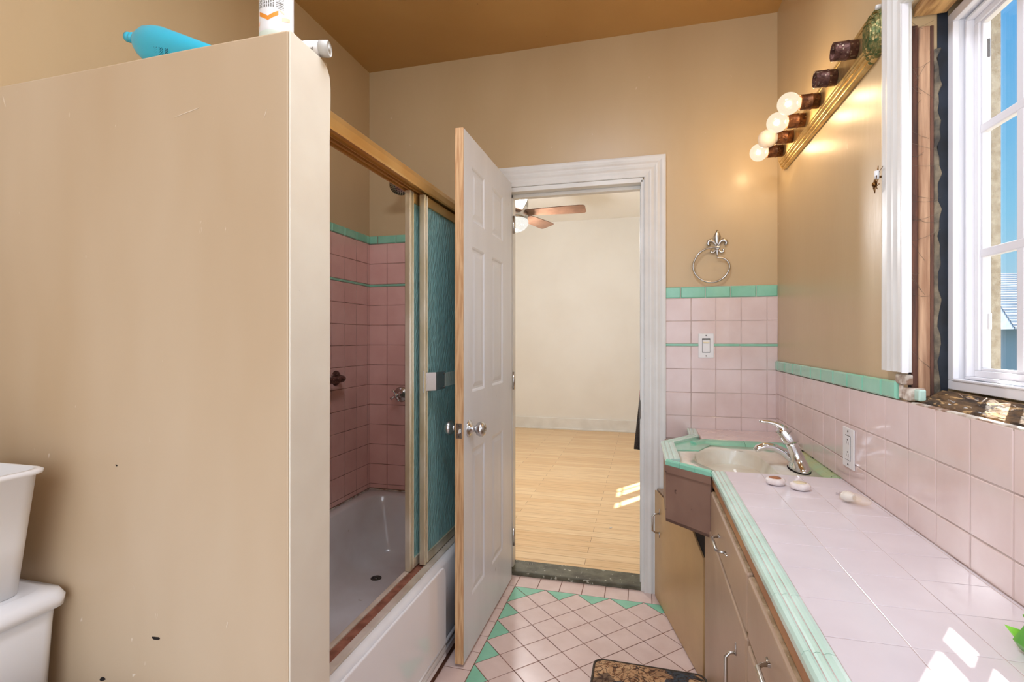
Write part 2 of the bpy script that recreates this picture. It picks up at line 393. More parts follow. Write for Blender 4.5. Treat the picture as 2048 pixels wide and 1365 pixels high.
# moulded casing swept along corners with mitres; pts in (u,v) plane, profile (offset outwards, height)
def casing(mb, org, U, V, N, pts, prof, side=1):
    org, U, V, N = map(Vector, (org, U, V, N)); P = [Vector(p) for p in pts]; rings = []
    for i, p in enumerate(P):
        if i == 0: e = (P[1]-p).normalized(); m = Vector((-e.y, e.x)); k = 1
        elif i == len(P)-1: e = (p-P[i-1]).normalized(); m = Vector((-e.y, e.x)); k = 1
        else:
            e1 = (p-P[i-1]).normalized(); e2 = (P[i+1]-p).normalized()
            n1 = Vector((-e1.y, e1.x)); m = n1+Vector((-e2.y, e2.x)); k = 1/m.dot(n1)
        rings.append([org+U*(p.x+m.x*k*o*side)+V*(p.y+m.y*k*o*side)+N*h for o, h in prof])
    return mb.loft(rings, True, True, smooth=False)
X, Y, Z = (1,0,0), (0,1,0), (0,0,1); nX, nY = (-1,0,0), (0,-1,0)
CASE = [(0,0),(0,.012),(.006,.016),(.020,.013),(.030,.019),(.036,.020),(.048,.014),(.060,.022),(.067,.023),(.078,.017),(.090,.025),(.100,.026),(.108,.024),(.110,0)]

# ================================================================== THE ROOM
REAR = -1.15
# ---- floor
mb = MB().box(LEFT-.1, RIGHT+.1, REAR, BACK, -.12, -.0011)
fl = struct(mb.build('floor', M_groutd))
pk, gr = MB(), MB()
fx, fy, p = -.626, 2.445, .1556
cab = lambda q: clip(clip(q, 1, 0, .575), 0, -1, .9)
def put(mbx, poly):
    poly = cab(poly)
    if len(poly) > 2: tile_poly(mbx, (0,0,-.006), X, Y, Z, poly, .006, .0030, .0010, .0005)
for i in range(-2, 22):
    for j in range(-2, 40):
        # squares with vertices on the half lattice; centres at (fx+i*p/2, fy-j*p/2), i+j even -> centre on lattice of apexes
        if (i+j) % 2: continue
        cx, cy = fx+i*p/2, fy-j*p/2
        if i % 2 == 0: pass
        sq = [(cx-p/2, cy), (cx, cy-p/2), (cx+p/2, cy), (cx, cy+p/2)]
        # shift so that lattice vertices meet the border line
        sq = [(a+p/2, b) for a, b in sq]
        q = clip(clip(sq, -1, 0, -fx), 0, 1, fy)
        if len(q) < 3: continue
        full = abs(abs(area(q))-p*p/2) < 1e-5
        put(pk if full else gr, q)
for k, (a, b) in enumerate(zip(frange(-.735, .62, .1098)[:-1], frange(-.735, .62, .1098)[1:])):
    put(pk, [(a, fy), (b, fy), (b, BACK), (a, BACK)])
ys = frange(fy, -.9, -.1105)
for a, b in zip(ys[:-1], ys[1:]):
    put(pk, [(-.735, b), (fx, b), (fx, a), (-.735, a)])
    if b < .85:
        for xx in frange(-1.5, -.735, .11)[:-1]: put(pk, [(xx, b), (min(xx+.11, -.735), b), (min(xx+.11, -.735), a), (xx, a)])
pk.build('floor_tile', M_pinkf, fl); gr.build('border_tile', M_greenf, fl, label='mint green triangular border tiles')
# ---- ceiling
struct(MB().box(LEFT-.1, RIGHT+.2, REAR, BACK+.14, CEIL, CEIL+.1).build('ceiling', M_ceil))
# ---- back wall with door opening X -.70..-.012, z 0..2.012
OX0, OX1, OZ = -.700, -.008, 2.012
mb = MB().box(LEFT-.1, OX0, BACK, BACK+.14, -.12, CEIL+.1).box(OX1, RIGHT+.2, BACK, BACK+.14, -.12, CEIL+.1).box(OX0, OX1, BACK, BACK+.14, OZ, CEIL+.1)
wb = struct(mb.build('wall_back', M_wall))
# tile wainscot right of the door
g = MB().box(.094, RIGHT, BACK-.0078, BACK, .0, 1.484); g.build('grout_bed', M_groutl, wb)
t = MB(); uc = [.096]+frange(.104+.0, RIGHT, .1105)[1:]
uc = [.096, .2145, .325, .4355, .546, RIGHT]
tiles(t, (0,BACK-.002,0), X, Z, nY, uc, [.757,.867,.979,1.091,1.200], .007)
tiles(t, (0,BACK-.002,0), X, Z, nY, uc, [1.212,1.320,1.429], .007)
t.build('tile_panel', M_pink, wb)
t = MB(); tiles(t, (0,BACK-.002,0), X, Z, nY, [.096,.168,.279,.390,.500,RIGHT], [1.429,1.484], .010, bev=.004)
tiles(t, (0,BACK-.002,0), X, Z, nY, [.096,.279,.43,RIGHT], [1.200,1.212], .008, gap=.0012)
t.build('border_tile', M_green, wb, label='mint green cap and liner tiles')
# tub surround on the back wall
MB().box(LEFT, OX0-.115, BACK-.0078, BACK, .397, 1.81).build('grout_bed', M_grout, wb)
t = MB(); uc = frange(-1.500, -.82, .1105)
tiles(t, (0,BACK-.002,0), X, Z, nY, uc, [.397,.422]+[.534+.111*k for k in range(0,9)]+[1.527], .007)
tiles(t, (0,BACK-.002,0), X, Z, nY, uc, [1.540,1.655,1.766], .007)
t.build('tile_panel', M_pinkt, wb)
t = MB(); tiles(t, (0,BACK-.002,0), X, Z, nY, frange(-1.447, -.82, .112)[0:], [1.766,1.812], .010, bev=.004)
tiles(t, (0,BACK-.002,0), X, Z, nY, [-1.5,-1.447], [1.766,1.812], .010, bev=.004)
tiles(t, (0,BACK-.002,0), X, Z, nY, [-1.5,-1.3,-1.15,-1,-.82], [1.527,1.540], .008, gap=.0012)
t.build('border_tile', M_green, wb, label='mint green cap and liner tiles')
# ---- left wall
wl = struct(MB().box(LEFT-.1, LEFT, REAR, BACK, -.12, CEIL+.1).build('wall_left', M_wall))
MB().box(LEFT, LEFT+.0078, .99, BACK-.005, .397, 1.81).build('grout_bed', M_grout, wl)
vc = [BACK-.006, 2.523]+frange(2.412, 1.0, -.1105); vc = sorted(vc)
t = MB(); tiles(t, (LEFT+.002,0,0), Y, Z, X, vc, [.397,.422]+[.534+.111*k for k in range(0,9)]+[1.527], .007)
tiles(t, (LEFT+.002,0,0), Y, Z, X, vc, [1.540,1.655,1.766], .007)
t.build('tile_panel', M_pinkt, wl)
t = MB(); tiles(t, (LEFT+.002,0,0), Y, Z, X, [v-.0 for v in vc], [1.766,1.812], .010, bev=.004)
tiles(t, (LEFT+.002,0,0), Y, Z, X, sorted([BACK-.006]+frange(2.4, 1.0, -.15)), [1.527,1.540], .008, gap=.0012)
t.build('border_tile', M_green, wl, label='mint green cap and liner tiles')
# ---- partition between toilet and tub
px1, py0, py1 = -.690, .866, .996
zt = lambda x: 1.855+(x+.69)*.014
face = [(LEFT-.05, 0), (px1, 0), (px1, zt(px1)), (-.96, zt(-.96)+.001), (-1.2, zt(-1.2)), (LEFT-.05, zt(LEFT))]
mb = MB().ext([(x, py0, z) for x, z in face], (0, .13, 0))
wp = struct(mb.build('wall_partition', M_part, bevel=.004, seg=2))
# cream painted end board with a knocked-off far top corner
endp = [(py0+.0005, 0), (py1+.004, 0), (py1+.002, .6), (py1+.004, 1.2), (py1+.003, 1.68), (py1+.006, 1.77), (py1+.006, 1.80), (py1+.003, 1.824), (py1-.006, 1.840), (py1-.028, 1.851), (py0+.0005, 1.854)]
MB().ext([(px1, y, z) for y, z in endp], (.004, 0, 0)).build('end_board', M_cream, wp, bevel=.0015)
def chip(x, z, w, h, m_, nm, y=.8652, a=0, sd=1):
    rs = random.Random(sd); pts = []
    for k in range(9):
        t_ = 2*PI*k/9; q = rs.uniform(.55, 1.1); u_, v_ = math.cos(t_)*w*q, math.sin(t_)*h*q
        pts.append((x+u_*math.cos(a)-v_*math.sin(a), y, z+u_*math.sin(a)+v_*math.cos(a)))
    return MB().ext(pts, (0, .0006, 0)).build(nm, m_, wp)
for (x_, z_, w_, h_, a_, sd_2) in ((-1.026,.585,.011,.0045,0,2),(-1.137,.953,.004,.002,-.4,3),(-1.178,.471,.012,.005,.3,4)):
    chip(x_, z_, w_, h_, M_dark, 'paint_chip', a=a_, sd=sd_2)
M_scr = mat('pale_scratch', rgb(226, 212, 192), .5)
for (x_, z_, w_, h_, a_, sd_2) in ((-.941,1.717,.036,.0008,.2,5),(-1.488,1.807,.016,.0014,-1.25,6),(-.744,1.692,.013,.0008,1.2,7),(-.838,.641,.009,.0014,1.3,8),(-1.087,.495,.007,.003,.6,9)):
    chip(x_, z_, w_, h_, M_scr, 'paint_scratch', a=a_, sd=sd_2)
# ---- right wall (window opening Y .38..1.37, z 1.09..2.0), stucco outside
WY0, WY1, WZ0, WZ1 = .36, 1.372, 1.088, 2.0
mb = MB()
x0, x1 = RIGHT, .735
mb.box(x0, x1, REAR, BACK, -.12, WZ0-.0)
mb.box(x0, x1, WY1, BACK, WZ0, CEIL+.1).box(x0, x1, REAR, WY0, WZ0, CEIL+.1).box(x0, x1, WY0, WY1, WZ1, CEIL+.1)
wr = struct(mb.build('wall_right', M_wall))
# plaster skin edge left of the opening; the slot's shade is a dark strip added below
MB().box(RIGHT-.0078, RIGHT, .0, BACK-.006, .80, 1.089).build('grout_bed', M_groutl, wr)
ycut = [-.9+.1135*k for k in range(0, 40)]
off = (1.006-ycut[0]) % .1135
ycut = [y+off for y in ycut if y+off < BACK-.03]+[BACK-.008]
t = MB(); tiles(t, (RIGHT-.002,0,0), Y, Z, nX, ycut, [.808,.873,.983,1.090], .007)
t.build('tile_panel', M_pink, wr)
t = MB(); gy = [1.402,1.478,1.59,1.70,1.815,1.93,2.04,2.155,2.27,2.385,2.50,BACK-.008]
tiles(t, (RIGHT-.002,0,0), Y, Z, nX, gy, [1.090,1.135], .010, bev=.004)
t.build('border_tile', M_green, wr, label='mint green cap tiles')
# cement lip along the tile edge under the window
MB().box(RIGHT-.0085, RIGHT+.006, .2, 1.335, 1.084, 1.0915).build('tile_edge', M_plaster, wr, bevel=.0015)
# exterior stucco with returns
mb = MB().box(.735, .752, REAR, BACK+4.3, -.12, 1.12).box(.735, .752, 1.338, BACK+.1, 1.12, 3.0).box(.735, .752, REAR, .37, 1.12, 3.0).box(.735, .752, .37, 1.338, 1.972, 3.0)
ws = struct(mb.build('wall_exterior', M_stucco))

# ================================================================== DOOR, CASING, THRESHOLD
mb = MB()
for s in (1,):
    casing(mb, (0,BACK,0), X, Z, nY, [(OX0-.006, 0), (OX0-.006, OZ+.012), (OX1+.006-.0, OZ+.012), (OX1+.006, 0)], [(o*.93, h*.45+(.012 if h else 0)) for o, h in CASE], 1)
struct(mb.build('trim_1', M_trim, label='white fluted door casing'))
mb = MB().box(OX0-.006, OX0+.012, BACK-.010, BACK+.14, 0, OZ).box(OX1-.010, OX1+.006, BACK-.010, BACK+.14, 0, OZ).box(OX0, OX1, BACK-.010, BACK+.14, OZ-.012, OZ+.012)
mb.box(OX0+.012, OX0+.024, BACK+.04, BACK+.08, 0, OZ-.012).box(OX1-.015, OX1-.010, BACK+.04, BACK+.08, 0, OZ-.012).box(OX0+.012, OX1-.012, BACK+.04, BACK+.08, OZ-.03, OZ-.012)
jm = struct(mb.build('trim_2', M_trim, bevel=.002))
MB().box(OX1-.0135, OX1-.012, BACK+.008, BACK+.034, .84, .93).build('strike_plate', M_dark, jm)
MB().box(OX0, OX1, BACK-.002, BACK+.135, -.02, .022).build('trim_3', M_thresh, bevel=.006, kind='structure')
# door leaf, open, free edge at y 1.787
dr = bpy.data.objects.new('door_1', None); C.objects.link(dr); dr.location = (-.672, 2.53, .01); struct(dr)
def slab(x0, x1, y0, y1, z0, z1, pans):
    mb = MB(); ysx = sorted({y0, y1, *[v for pq in pans for v in pq[:2]]}); zsx = sorted({z0, z1, *[v for pq in pans for v in pq[2:]]})
    for xf, s in ((x1, 1), (x0, -1)):
        for i in range(len(ysx)-1):
            for j in range(len(zsx)-1):
                a, b, c, d = ysx[i], ysx[i+1], zsx[j], zsx[j+1]
                hit = any(abs(a-q[0]) < 1e-6 and b <= q[1]+1e-6 and c >= q[2]-1e-6 and d <= q[3]+1e-6 for q in pans)
                R = lambda k, h: [(xf-s*h, a+k, c+k), (xf-s*h, b-k, c+k), (xf-s*h, b-k, d-k), (xf-s*h, a+k, d-k)]
                if not hit: mb.add(R(0, 0), [(0,1,2,3)] if s > 0 else [(3,2,1,0)])
                else:
                    lv = [(0,0),(.006,.002),(.010,.0045),(.018,.005),(.036,.0015),(.040,.0012)]
                    for (k1,h1),(k2,h2) in zip(lv[:-1], lv[1:]):
                        A, B = R(k1,h1), R(k2,h2)
                        for e in range(4):
                            f = (e+1) % 4; mb.add([A[e],A[f],B[f],B[e]], [(0,1,2,3)])
                    mb.add(R(*lv[-1]), [(0,1,2,3)])
    mb.add([(x0,y0,z1),(x1,y0,z1),(x1,y1,z1),(x0,y1,z1)], [(0,1,2,3)]); mb.add([(x0,y0,z0),(x1,y0,z0),(x1,y1,z0),(x0,y1,z0)], [(0,1,2,3)])
    mb.add([(x0,y1,z0),(x1,y1,z0),(x1,y1,z1),(x0,y1,z1)], [(0,1,2,3)])
    return mb
pans = [(a, b, c, d) for a, b in ((1.888, 2.050), (2.160, 2.335)) for c, d in ((.225, .800), (1.025, 1.600), (1.700, 1.915))]
slab(-.690, -.6575, 1.7905, 2.50, .012, 2.028, pans).build('door_leaf', M_door, dr)
MB().box(-.6905, -.6573, 1.7865, 1.7905, .012, 2.0285).build('door_edge', M_pine, dr, label='raw pine free edge')
kb = [(.0,0),(.033,0),(.033,.003),(.026,.008),(.0145,.013),(.012,.024),(.014,.030),(.024,.036),(.0285,.046),(.0285,.056),(.022,.064),(.010,.067),(.010,.064),(0,.064)]
k1 = MB().lathe(kb, (-.6575, 1.850, .888), X, 28, cap=False).build('door_knob', M_steel, dr)
MB().lathe(kb, (-.690, 1.850, .888), nX, 28, cap=False).build('door_knob', M_steel, dr)
lp = MB().box(-.6865, -.6615, 1.7850, 1.7866, .860, .917).build('latch_plate', M_nickel, dr, bevel=.001)
MB().box(-.680, -.668, 1.775, 1.786, .879, .896).build('latch_bolt', M_chrome, lp, bevel=.003)
for z in (.868, .909): MB().lathe([(0,0),(.0035,0),(.003,.001),(0,.001)], (-.674, 1.785, z), nY, 10).build('screw', M_screw, lp)
for z in (.22, 1.02, 1.82): MB().tube([(-.650, 2.512, z-.045), (-.650, 2.512, z+.045)], .006).build('hinge', M_nickel, dr)

# ================================================================== NEXT ROOM
FW = 6.85; HX0, HX1, HC = -3.2, .845, 2.84
f2 = struct(MB().box(HX0, HX1, BACK+.135, FW, -.12, 0).build('floor', M_boards))
struct(MB().box(HX0-.1, HX1, FW, FW+.1, -.12, HC+.1).build('wall_far', M_hall))
struct(MB().box(HX0-.1, HX0, BACK+.14, FW, -.12, HC+.1).build('wall_far_left', M_hall))
struct(MB().box(HX0-.1, HX1+.1, BACK+.14, FW+.1, HC, HC+.1).build('ceiling', mat('white_ceiling_paint', rgb(250, 249, 245), .7)))
struct(MB().box(HX0, LEFT-.1, BACK+.04, BACK+.14, -.12, HC+.1).build('wall_near', M_hall))
# room side of the shared wall
MB().box(LEFT-.1, OX0-.1, BACK+.1401, BACK+.145, 0, HC).box(OX1+.1, HX1, BACK+.1401, BACK+.145, 0, HC).box(OX0-.1, OX1+.1, BACK+.1401, BACK+.145, OZ+.1, HC).build('plaster_skin', M_hall, wb)
# right wall of that room with a window that lets the sun in
A0, A1, B0, B1 = 5.26, 5.91, .62, 2.25
mb = MB().box(HX1, HX1+.1, BACK+.14, A0, -.12, HC+.1).box(HX1, HX1+.1, A1, FW+.1, -.12, HC+.1).box(HX1, HX1+.1, A0, A1, -.12, B0).box(HX1, HX1+.1, A0, A1, B1, HC+.1)
struct(mb.build('wall_far_right', M_hall))
w2 = bpy.data.objects.new('window_2', None); C.objects.link(w2); w2.location = (HX1+.05, 5.5, B0); struct(w2)
mb = MB().box(HX1+.03, HX1+.07, A0, A0+.05, B0, B1).box(HX1+.03, HX1+.07, A1-.05, A1, B0, B1).box(HX1+.03, HX1+.07, A0+.05, A1-.05, B1-.05, B1).box(HX1+.03, HX1+.07, A0+.05, A1-.05, B0, B0+.05)
mb.box(HX1+.04, HX1+.06, 5.46, 5.60, B0+.05, B1-.05).box(HX1+.045, HX1+.055, A0+.05, A1-.05, 2.08, 2.092).box(HX1+.045, HX1+.055, 5.735, 5.743, B0+.05, B1-.05)
mb.build('window_frame', M_vinyl, w2)
MB().box(HX1+.048, HX1+.052, A0+.04, A1-.04, B0+.04, B1-.04).build('glass_pane', M_glass, w2)
struct(MB().box(HX0, HX1, FW-.016, FW, 0, .155).box(HX0, HX1, FW-.028, FW, 0, .022).build('baseboard_far', M_trim, bevel=.003))
# ceiling fan
fc = Vector((-1.08, 4.2, 0))
fan = thing('ceiling_fan', (fc.x, fc.y, HC), 'walnut bladed ceiling fan with lit crystal globe in the room beyond the door', 'ceiling fan')
MB().lathe([(.07,0),(.07,-.02),(.05,-.05),(.018,-.06),(.018,-.30),(0,-.30)], (fc.x,fc.y,HC), Z, 24).build('downrod', M_nickel, fan)
MB().lathe([(.02,2.56),(.06,2.53),(.115,2.46),(.120,2.39),(.118,2.365),(.114,2.36),(.118,2.355),(.118,2.285),(.112,2.256),(.0,2.256)], (fc.x,fc.y,0), Z, 32).build('motor_housing', M_nickel, fan)
mb = MB().lathe([(.112,2.258),(.114,2.235),(.108,2.20),(.088,2.172),(.05,2.155),(0,2.150)], (fc.x,fc.y,0), Z, 28)
for k in range(9):
    zz = 2.245-.010*k; rr = .114 if k < 3 else .114*math.cos((k-2)/7.5*1.3)
    for i in range(26):
        a = 2*PI*(i+.5*(k % 2))/26
        mb.sphere((fc.x+rr*math.cos(a), fc.y+rr*math.sin(a), zz), .0075, 4)
mb.build('crystal_globe', M_crystal, fan)
for k in range(5):
    a = math.radians(72*k); d = Vector((math.cos(a), math.sin(a), 0)); s = Vector((-d.y, d.x, 0)); up = Vector((0,0,1))
    tl = math.radians(-13)
    sd = s*math.cos(tl)+up*math.sin(tl); nn = d.cross(sd)
    o = Vector((fc.x, fc.y, 2.312)); pts = []
    for r, w in ((.105,.048),(.13,.052),(.40,.066),(.56,.070),(.595,.066),(.608,.05)):
        pts.append((r, w))
    ring = [o+d*r+sd*w for r, w in pts]+[o+d*r-sd*w for r, w in pts[::-1]]
    MB().ext([p_+nn*.003 for p_ in ring], nn*-.006).build('fan_blade', M_blade, fan)
    MB().tube([o+d*.06+Vector((0,0,.004)), o+d*.15+Vector((0,0,.004))], .014, sq=(1, .4)).build('blade_arm', M_nickel, fan)
# coat just inside the next room, right of the door
ct = thing('hanging_coat', (.035, BACK+.17, 1.0), 'black knit garment with a faded red shoulder hanging just past the door jamb', 'coat')
def sheet(cols, ybase, th, zt_, zb, w0, w1, xr, jag=0):
    mb = MB(); rings = []
    for i in range(17):
        f = i/16; z = zt_+(zb-zt_)*f; w = w0+(w1-w0)*f
        ring = []
        for k in range(20):
            a = 2*PI*k/20
            x = xr-w/2+math.cos(a)*w/2; y = ybase+math.sin(a)*th*(1+.25*math.sin(3*a+f*3))
            ring.append((x, y, z+(jag*math.sin(k*2.4) if i == 16 else 0)))
        rings.append(ring)
    return mb.loft(rings)
sheet(0, BACK+.185, .026, .955, .66, .083, .115, .060, .008).build('knit_body', M_coatk, ct)
sheet(0, BACK+.212, .008, .962, .83, .085, .093, .060).build('shoulder', M_coatr, ct, label='faded red shoulder')
MB().tube([(.02, BACK+.146, .99), (.02, BACK+.17, .985), (.02, BACK+.19, .965), (.02, BACK+.19, .95)], .004).build('hook', M_nickel, ct)
tag(MB().ext([(-.222,3.345,.001),(-.208,3.352,.001),(-.206,3.362,.001),(-.216,3.358,.001)], (0,0,.003)).build('paper_scrap', M_white), 'tiny white scrap lying on the blond floorboards beyond the door', 'scrap')

# ================================================================== BATHTUB
tub = thing('bathtub', (-1.12, 1.78, 0), 'white enamel bathtub with a moulded apron behind sliding glass doors', 'bathtub')
def rrect(x0, x1, y0, y1, r, z, n=6):
    out = []
    for cx, cy, a0 in ((x1-r, y0+r, -PI/2), (x1-r, y1-r, 0), (x0+r, y1-r, PI/2), (x0+r, y0+r, PI)):
        for k in range(n+1):
            a = a0+PI/2*k/n; out.append((cx+math.cos(a)*r, cy+math.sin(a)*r, z))
    return out
TX0, TX1, TY0, TY1 = LEFT+.001, -.735, .998, BACK-.005
rings = [rrect(TX0, TX1, TY0, TY1, .004, .02), rrect(TX0, TX1, TY0, TY1, .004, .372), rrect(TX0+.002, TX1-.006, TY0+.002, TY1-.002, .008, .387), rrect(TX0+.006, TX1-.02, TY0+.006, TY1-.006, .01, .391),
         rrect(-1.45, -.835, 1.07, 2.50, .13, .389), rrect(-1.44, -.845, 1.08, 2.49, .13, .380), rrect(-1.425, -.862, 1.12, 2.475, .14, .25), rrect(-1.40, -.885, 1.20, 2.455, .15, .12),
         rrect(-1.36, -.92, 1.28, 2.42, .15, .078), rrect(-1.30, -.98, 1.36, 2.36, .12, .068)]
MB().loft(rings, True, True).build('tub_body', M_tub, tub)
# apron: raised panel with rounded far corner, and two ridges low down
ap = [(1.0, .03), (1.79, .03), (1.79, .335), (1.787, .355), (1.779, .369), (1.767, .378), (1.75, .381), (1.0, .381)]
MB().ext([(TX1-.001, y, z) for y, z in ap], (.010, 0, 0)).build('apron_panel', M_porc, tub, bevel=.006, seg=3)
mb = MB()
for z in (.062, .088): mb.tube([(TX1+.006, 1.0, z), (TX1+.006, 1.9, z)], .007)
mb.build('apron_ridge', M_porc, tub)
MB().lathe([(.026,0),(.026,.003),(.020,.004),(.017,.001),(.012,.001),(.011,.006),(.008,.007),(0,.007)], (-1.265, 2.215, .0675), Z, 24).build('drain', M_screw, tub)
MB().box(LEFT+.004, LEFT+.012, 1.0, BACK-.01, .387, .395).box(LEFT+.01, -.83, BACK-.016, BACK-.008, .387, .395).build('caulk_line', M_plaster, tub)
# ---- door frame: header, wall jamb, bottom track
fr = thing('shower_door_frame', (-.79, 1.78, .39), 'gold shower door header rail, jambs and worn bottom track over the tub', 'shower door frame')
Y0, Y1 = .997, BACK-.008
hp = [(-.772, 1.770), (-.770, 1.776), (-.771, 1.800), (-.776, 1.818), (-.786, 1.826), (-.830, 1.826), (-.838, 1.818), (-.838, 1.774), (-.790, 1.780), (-.790, 1.800), (-.777, 1.800), (-.777, 1.770)]
MB().ext([(x, Y0, z) for x, z in hp], (0, Y1-Y0, 0)).build('header_rail', M_gold, fr)
MB().box(-.836, -.831, Y0, Y1, 1.766, 1.7745).box(-.818, -.814, Y0, Y1, 1.769, 1.777).box(-.804, -.801, Y0, Y1, 1.770, 1.779).build('hanger_track', M_goldd, fr)
MB().box(-.786, -.760, Y0, Y1, .3915, .3985).box(-.834, -.817, Y0, Y1, .3915, .401).build('track_lip', M_pale, fr, bevel=.002)
MB().box(-.817, -.786, Y0, Y1, .3915, .3955).build('track_channel', M_rust, fr)
MB().box(-.835, -.775, BACK-.03, BACK-.011, .40, 1.768).build('wall_jamb', M_alum, fr, bevel=.002)
def panel(name, x, y0, label, top=1.79):
    o = thing(name, (x, (y0+2.52)/2, .40), label, 'shower door', 'sliding shower door panels')
    z0, z1 = .402, top; w = .030
    # channel-section stile
    MB().box(x-.012, x+.008, y0, y0+.006, z0, z1).box(x+.002, x+.010, y0+.004, y0+.014, z0, z1).box(x-.002, x+.006, y0+.014, y0+w, z0, z1).box(x+.004, x+.009, y0+w-.004, y0+w, z0, z1).build('leading_stile', M_alum, o, bevel=.0012)
    MB().box(x-.008, x+.008, 2.50, 2.518, z0, z1).build('trailing_stile', M_alum, o, bevel=.0012)
    MB().box(x-.004, x+.008, y0+w, 2.50, z1-.038, z1-.002).build('top_rail', M_gold, o, bevel=.0015)
    MB().box(x-.004, x+.008, y0+w, 2.50, z0, z0+.034).build('bottom_rail', M_alum, o, bevel=.0015)
    MB().box(x-.0015, x+.0025, y0+w-.004, 2.502, z0+.03, z1-.03).build('glass_pane', M_obs, o)
    return o
inner = panel('shower_door', -.818, 1.655, 'inner teal obscure glass shower door, its bare stile leading toward the tub opening', 1.768)
outer = panel('shower_door', -.790, 1.715, 'outer teal obscure glass shower door carrying a steel towel bar bracket', 1.766)
tb = MB().box(-.786, -.783, 1.712, 1.735, 1.036, 1.118).ext([(-.784,1.725,1.042),(-.752,1.752,1.042),(-.748,1.83,1.042),(-.750,1.83,1.042),(-.755,1.754,1.042),(-.787,1.728,1.042)], (0,0,.068)).build('bar_bracket', M_steel, outer, bevel=.0006)
for z in (1.05, 1.102): MB().sphere((-.747, 1.822, z), .003, 6).build('screw', M_screw, tb)
MB().box(-.752, -.746, 1.828, 2.48, 1.050, 1.104).build('towel_bar', M_clear, outer, bevel=.003)
# ---- shower fittings
sh = thing('shower_fitting', (-1.24, BACK, 2.07), 'round nozzled shower head hanging from the back wall above the tub', 'shower head')
MB().lathe([(.026,0),(.026,.004),(.012,.008),(0,.008)], (-1.24, BACK, 2.08), nY, 20).build('flange', M_nickel, sh)
MB().tube([(-1.24, BACK, 2.08), (-1.24, 2.50, 2.088), (-1.24, 2.45, 2.075), (-1.24, 2.42, 2.055)], .009).build('shower_arm', M_nickel, sh)
ax = Vector((0.05, -.62, -.78)).normalized()
oh = Vector((-1.235, 2.415, 2.052))
MB().lathe([(.010,-.02),(.014,0),(.030,.012),(.050,.024),(.053,.034),(.049,.040),(.0,.040)], oh, ax, 28).build('spray_face', M_nickel, sh)
mb = MB(); a_, b_ = ax.orthogonal().normalized(), None; b_ = ax.cross(a_)
for r, n in ((.012,6),(.024,12),(.036,18),(.045,24)):
    for k in range(n):
        q = oh+ax*.041+a_*r*math.cos(2*PI*k/n)+b_*r*math.sin(2*PI*k/n); mb.sphere(q, .0022, 4)
mb.build('nozzle', M_dark, sh)
vl = thing('shower_valve', (-1.308, BACK-.008, .93), 'chrome cross-handle shower valve on the pink back wall tiles', 'valve')
vc_ = Vector((-1.300, BACK-.009, .928))
MB().lathe([(.042,0),(.042,.004),(.034,.010),(.018,.014),(.016,.03),(0,.03)], vc_, nY, 28).build('escutcheon', M_nickel, vl)
mb = MB().tube([vc_+Vector((0,-.02,0)), vc_+Vector((0,-.055,0))], [.011,.013])
mb.sphere(vc_+Vector((0,-.062,0)), .014, 8)
for k in range(4):
    a = PI/4*.7+k*PI/2; d = Vector((math.cos(a), 0, math.sin(a)))
    mb.tube([vc_+Vector((0,-.060,0)), vc_+Vector((0,-.064,0))+d*.022, vc_+Vector((0,-.067,0))+d*.036], [.006,.006,.009])
mb.build('cross_handle', M_chrome, vl)
MB().box(-1.262,-1.256, BACK-.018, BACK-.009, .95, 1.055).build('crack_stain', M_black, wb, label='dark crack in the tub tiles')
gb = thing('grab_bar', (LEFT+.009, 2.2, 1.04), 'brown round grab bar on the pink left wall above the tub', 'grab bar')
MB().tube([(LEFT+.009,2.225,1.038),(LEFT+.04,2.225,1.038),(LEFT+.055,2.213,1.037),(LEFT+.06,2.195,1.036),(LEFT+.06,1.50,1.03),(LEFT+.055,1.48,1.03),(LEFT+.04,1.47,1.03),(LEFT+.009,1.47,1.03)], .016, 16).build('bar', M_sock, gb)
for y, z in ((2.225,1.038),(1.47,1.03)): MB().lathe([(.038,0),(.037,.004),(.020,.008),(0,.008)], (LEFT+.009, y, z), X, 24).build('flange', M_sock, gb)
sd_ = thing('soap_shelf', (LEFT+.009, 2.10, 1.55), 'small dark metal fitting on the pink tiles above the grab bar', 'shelf')
MB().tube([(LEFT+.009,2.125,1.56),(LEFT+.03,2.125,1.56),(LEFT+.03,2.125,1.585)], .005).tube([(LEFT+.03,2.125,1.56),(LEFT+.03,1.95,1.56)], .005).build('wire_rail', M_dark, sd_)
MB().box(LEFT+.009, LEFT+.012, 2.115, 2.135, 1.545, 1.595).build('mounting_plate', M_dark, sd_)

# ================================================================== TOILET AND BIN
tl = thing('toilet', (-1.38, .60, 0), 'white toilet whose tank and lid stand by the left wall against the partition', 'toilet')
MB().loft([rrect(-1.49,-1.285,.40,.835,.03,.38), rrect(-1.495,-1.272,.39,.842,.03,.60), rrect(-1.495,-1.270,.388,.844,.03,.638)]).build('tank', M_porc, tl)
MB().loft([rrect(-1.50,-1.258,.376,.856,.03,.640), rrect(-1.50,-1.256,.374,.858,.03,.660), rrect(-1.498,-1.266,.382,.852,.03,.674), rrect(-1.49,-1.29,.40,.83,.04,.681)]).build('tank_lid', M_porc, tl)
bw = []
for z, rx, ry, cx in ((0,.13,.10,-1.12),(.10,.11,.09,-1.12),(.22,.15,.13,-1.07),(.34,.22,.175,-1.02),(.385,.235,.185,-1.01),(.392,.225,.178,-1.01)):
    bw.append([(cx+math.cos(2*PI*k/32)*rx, .60+math.sin(2*PI*k/32)*ry, z) for k in range(32)])
bw += [[(-1.01+math.cos(2*PI*k/32)*.17, .60+math.sin(2*PI*k/32)*.13, .37) for k in range(32)], [(-1.02+math.cos(2*PI*k/32)*.08, .60+math.sin(2*PI*k/32)*.07, .22) for k in range(32)]]
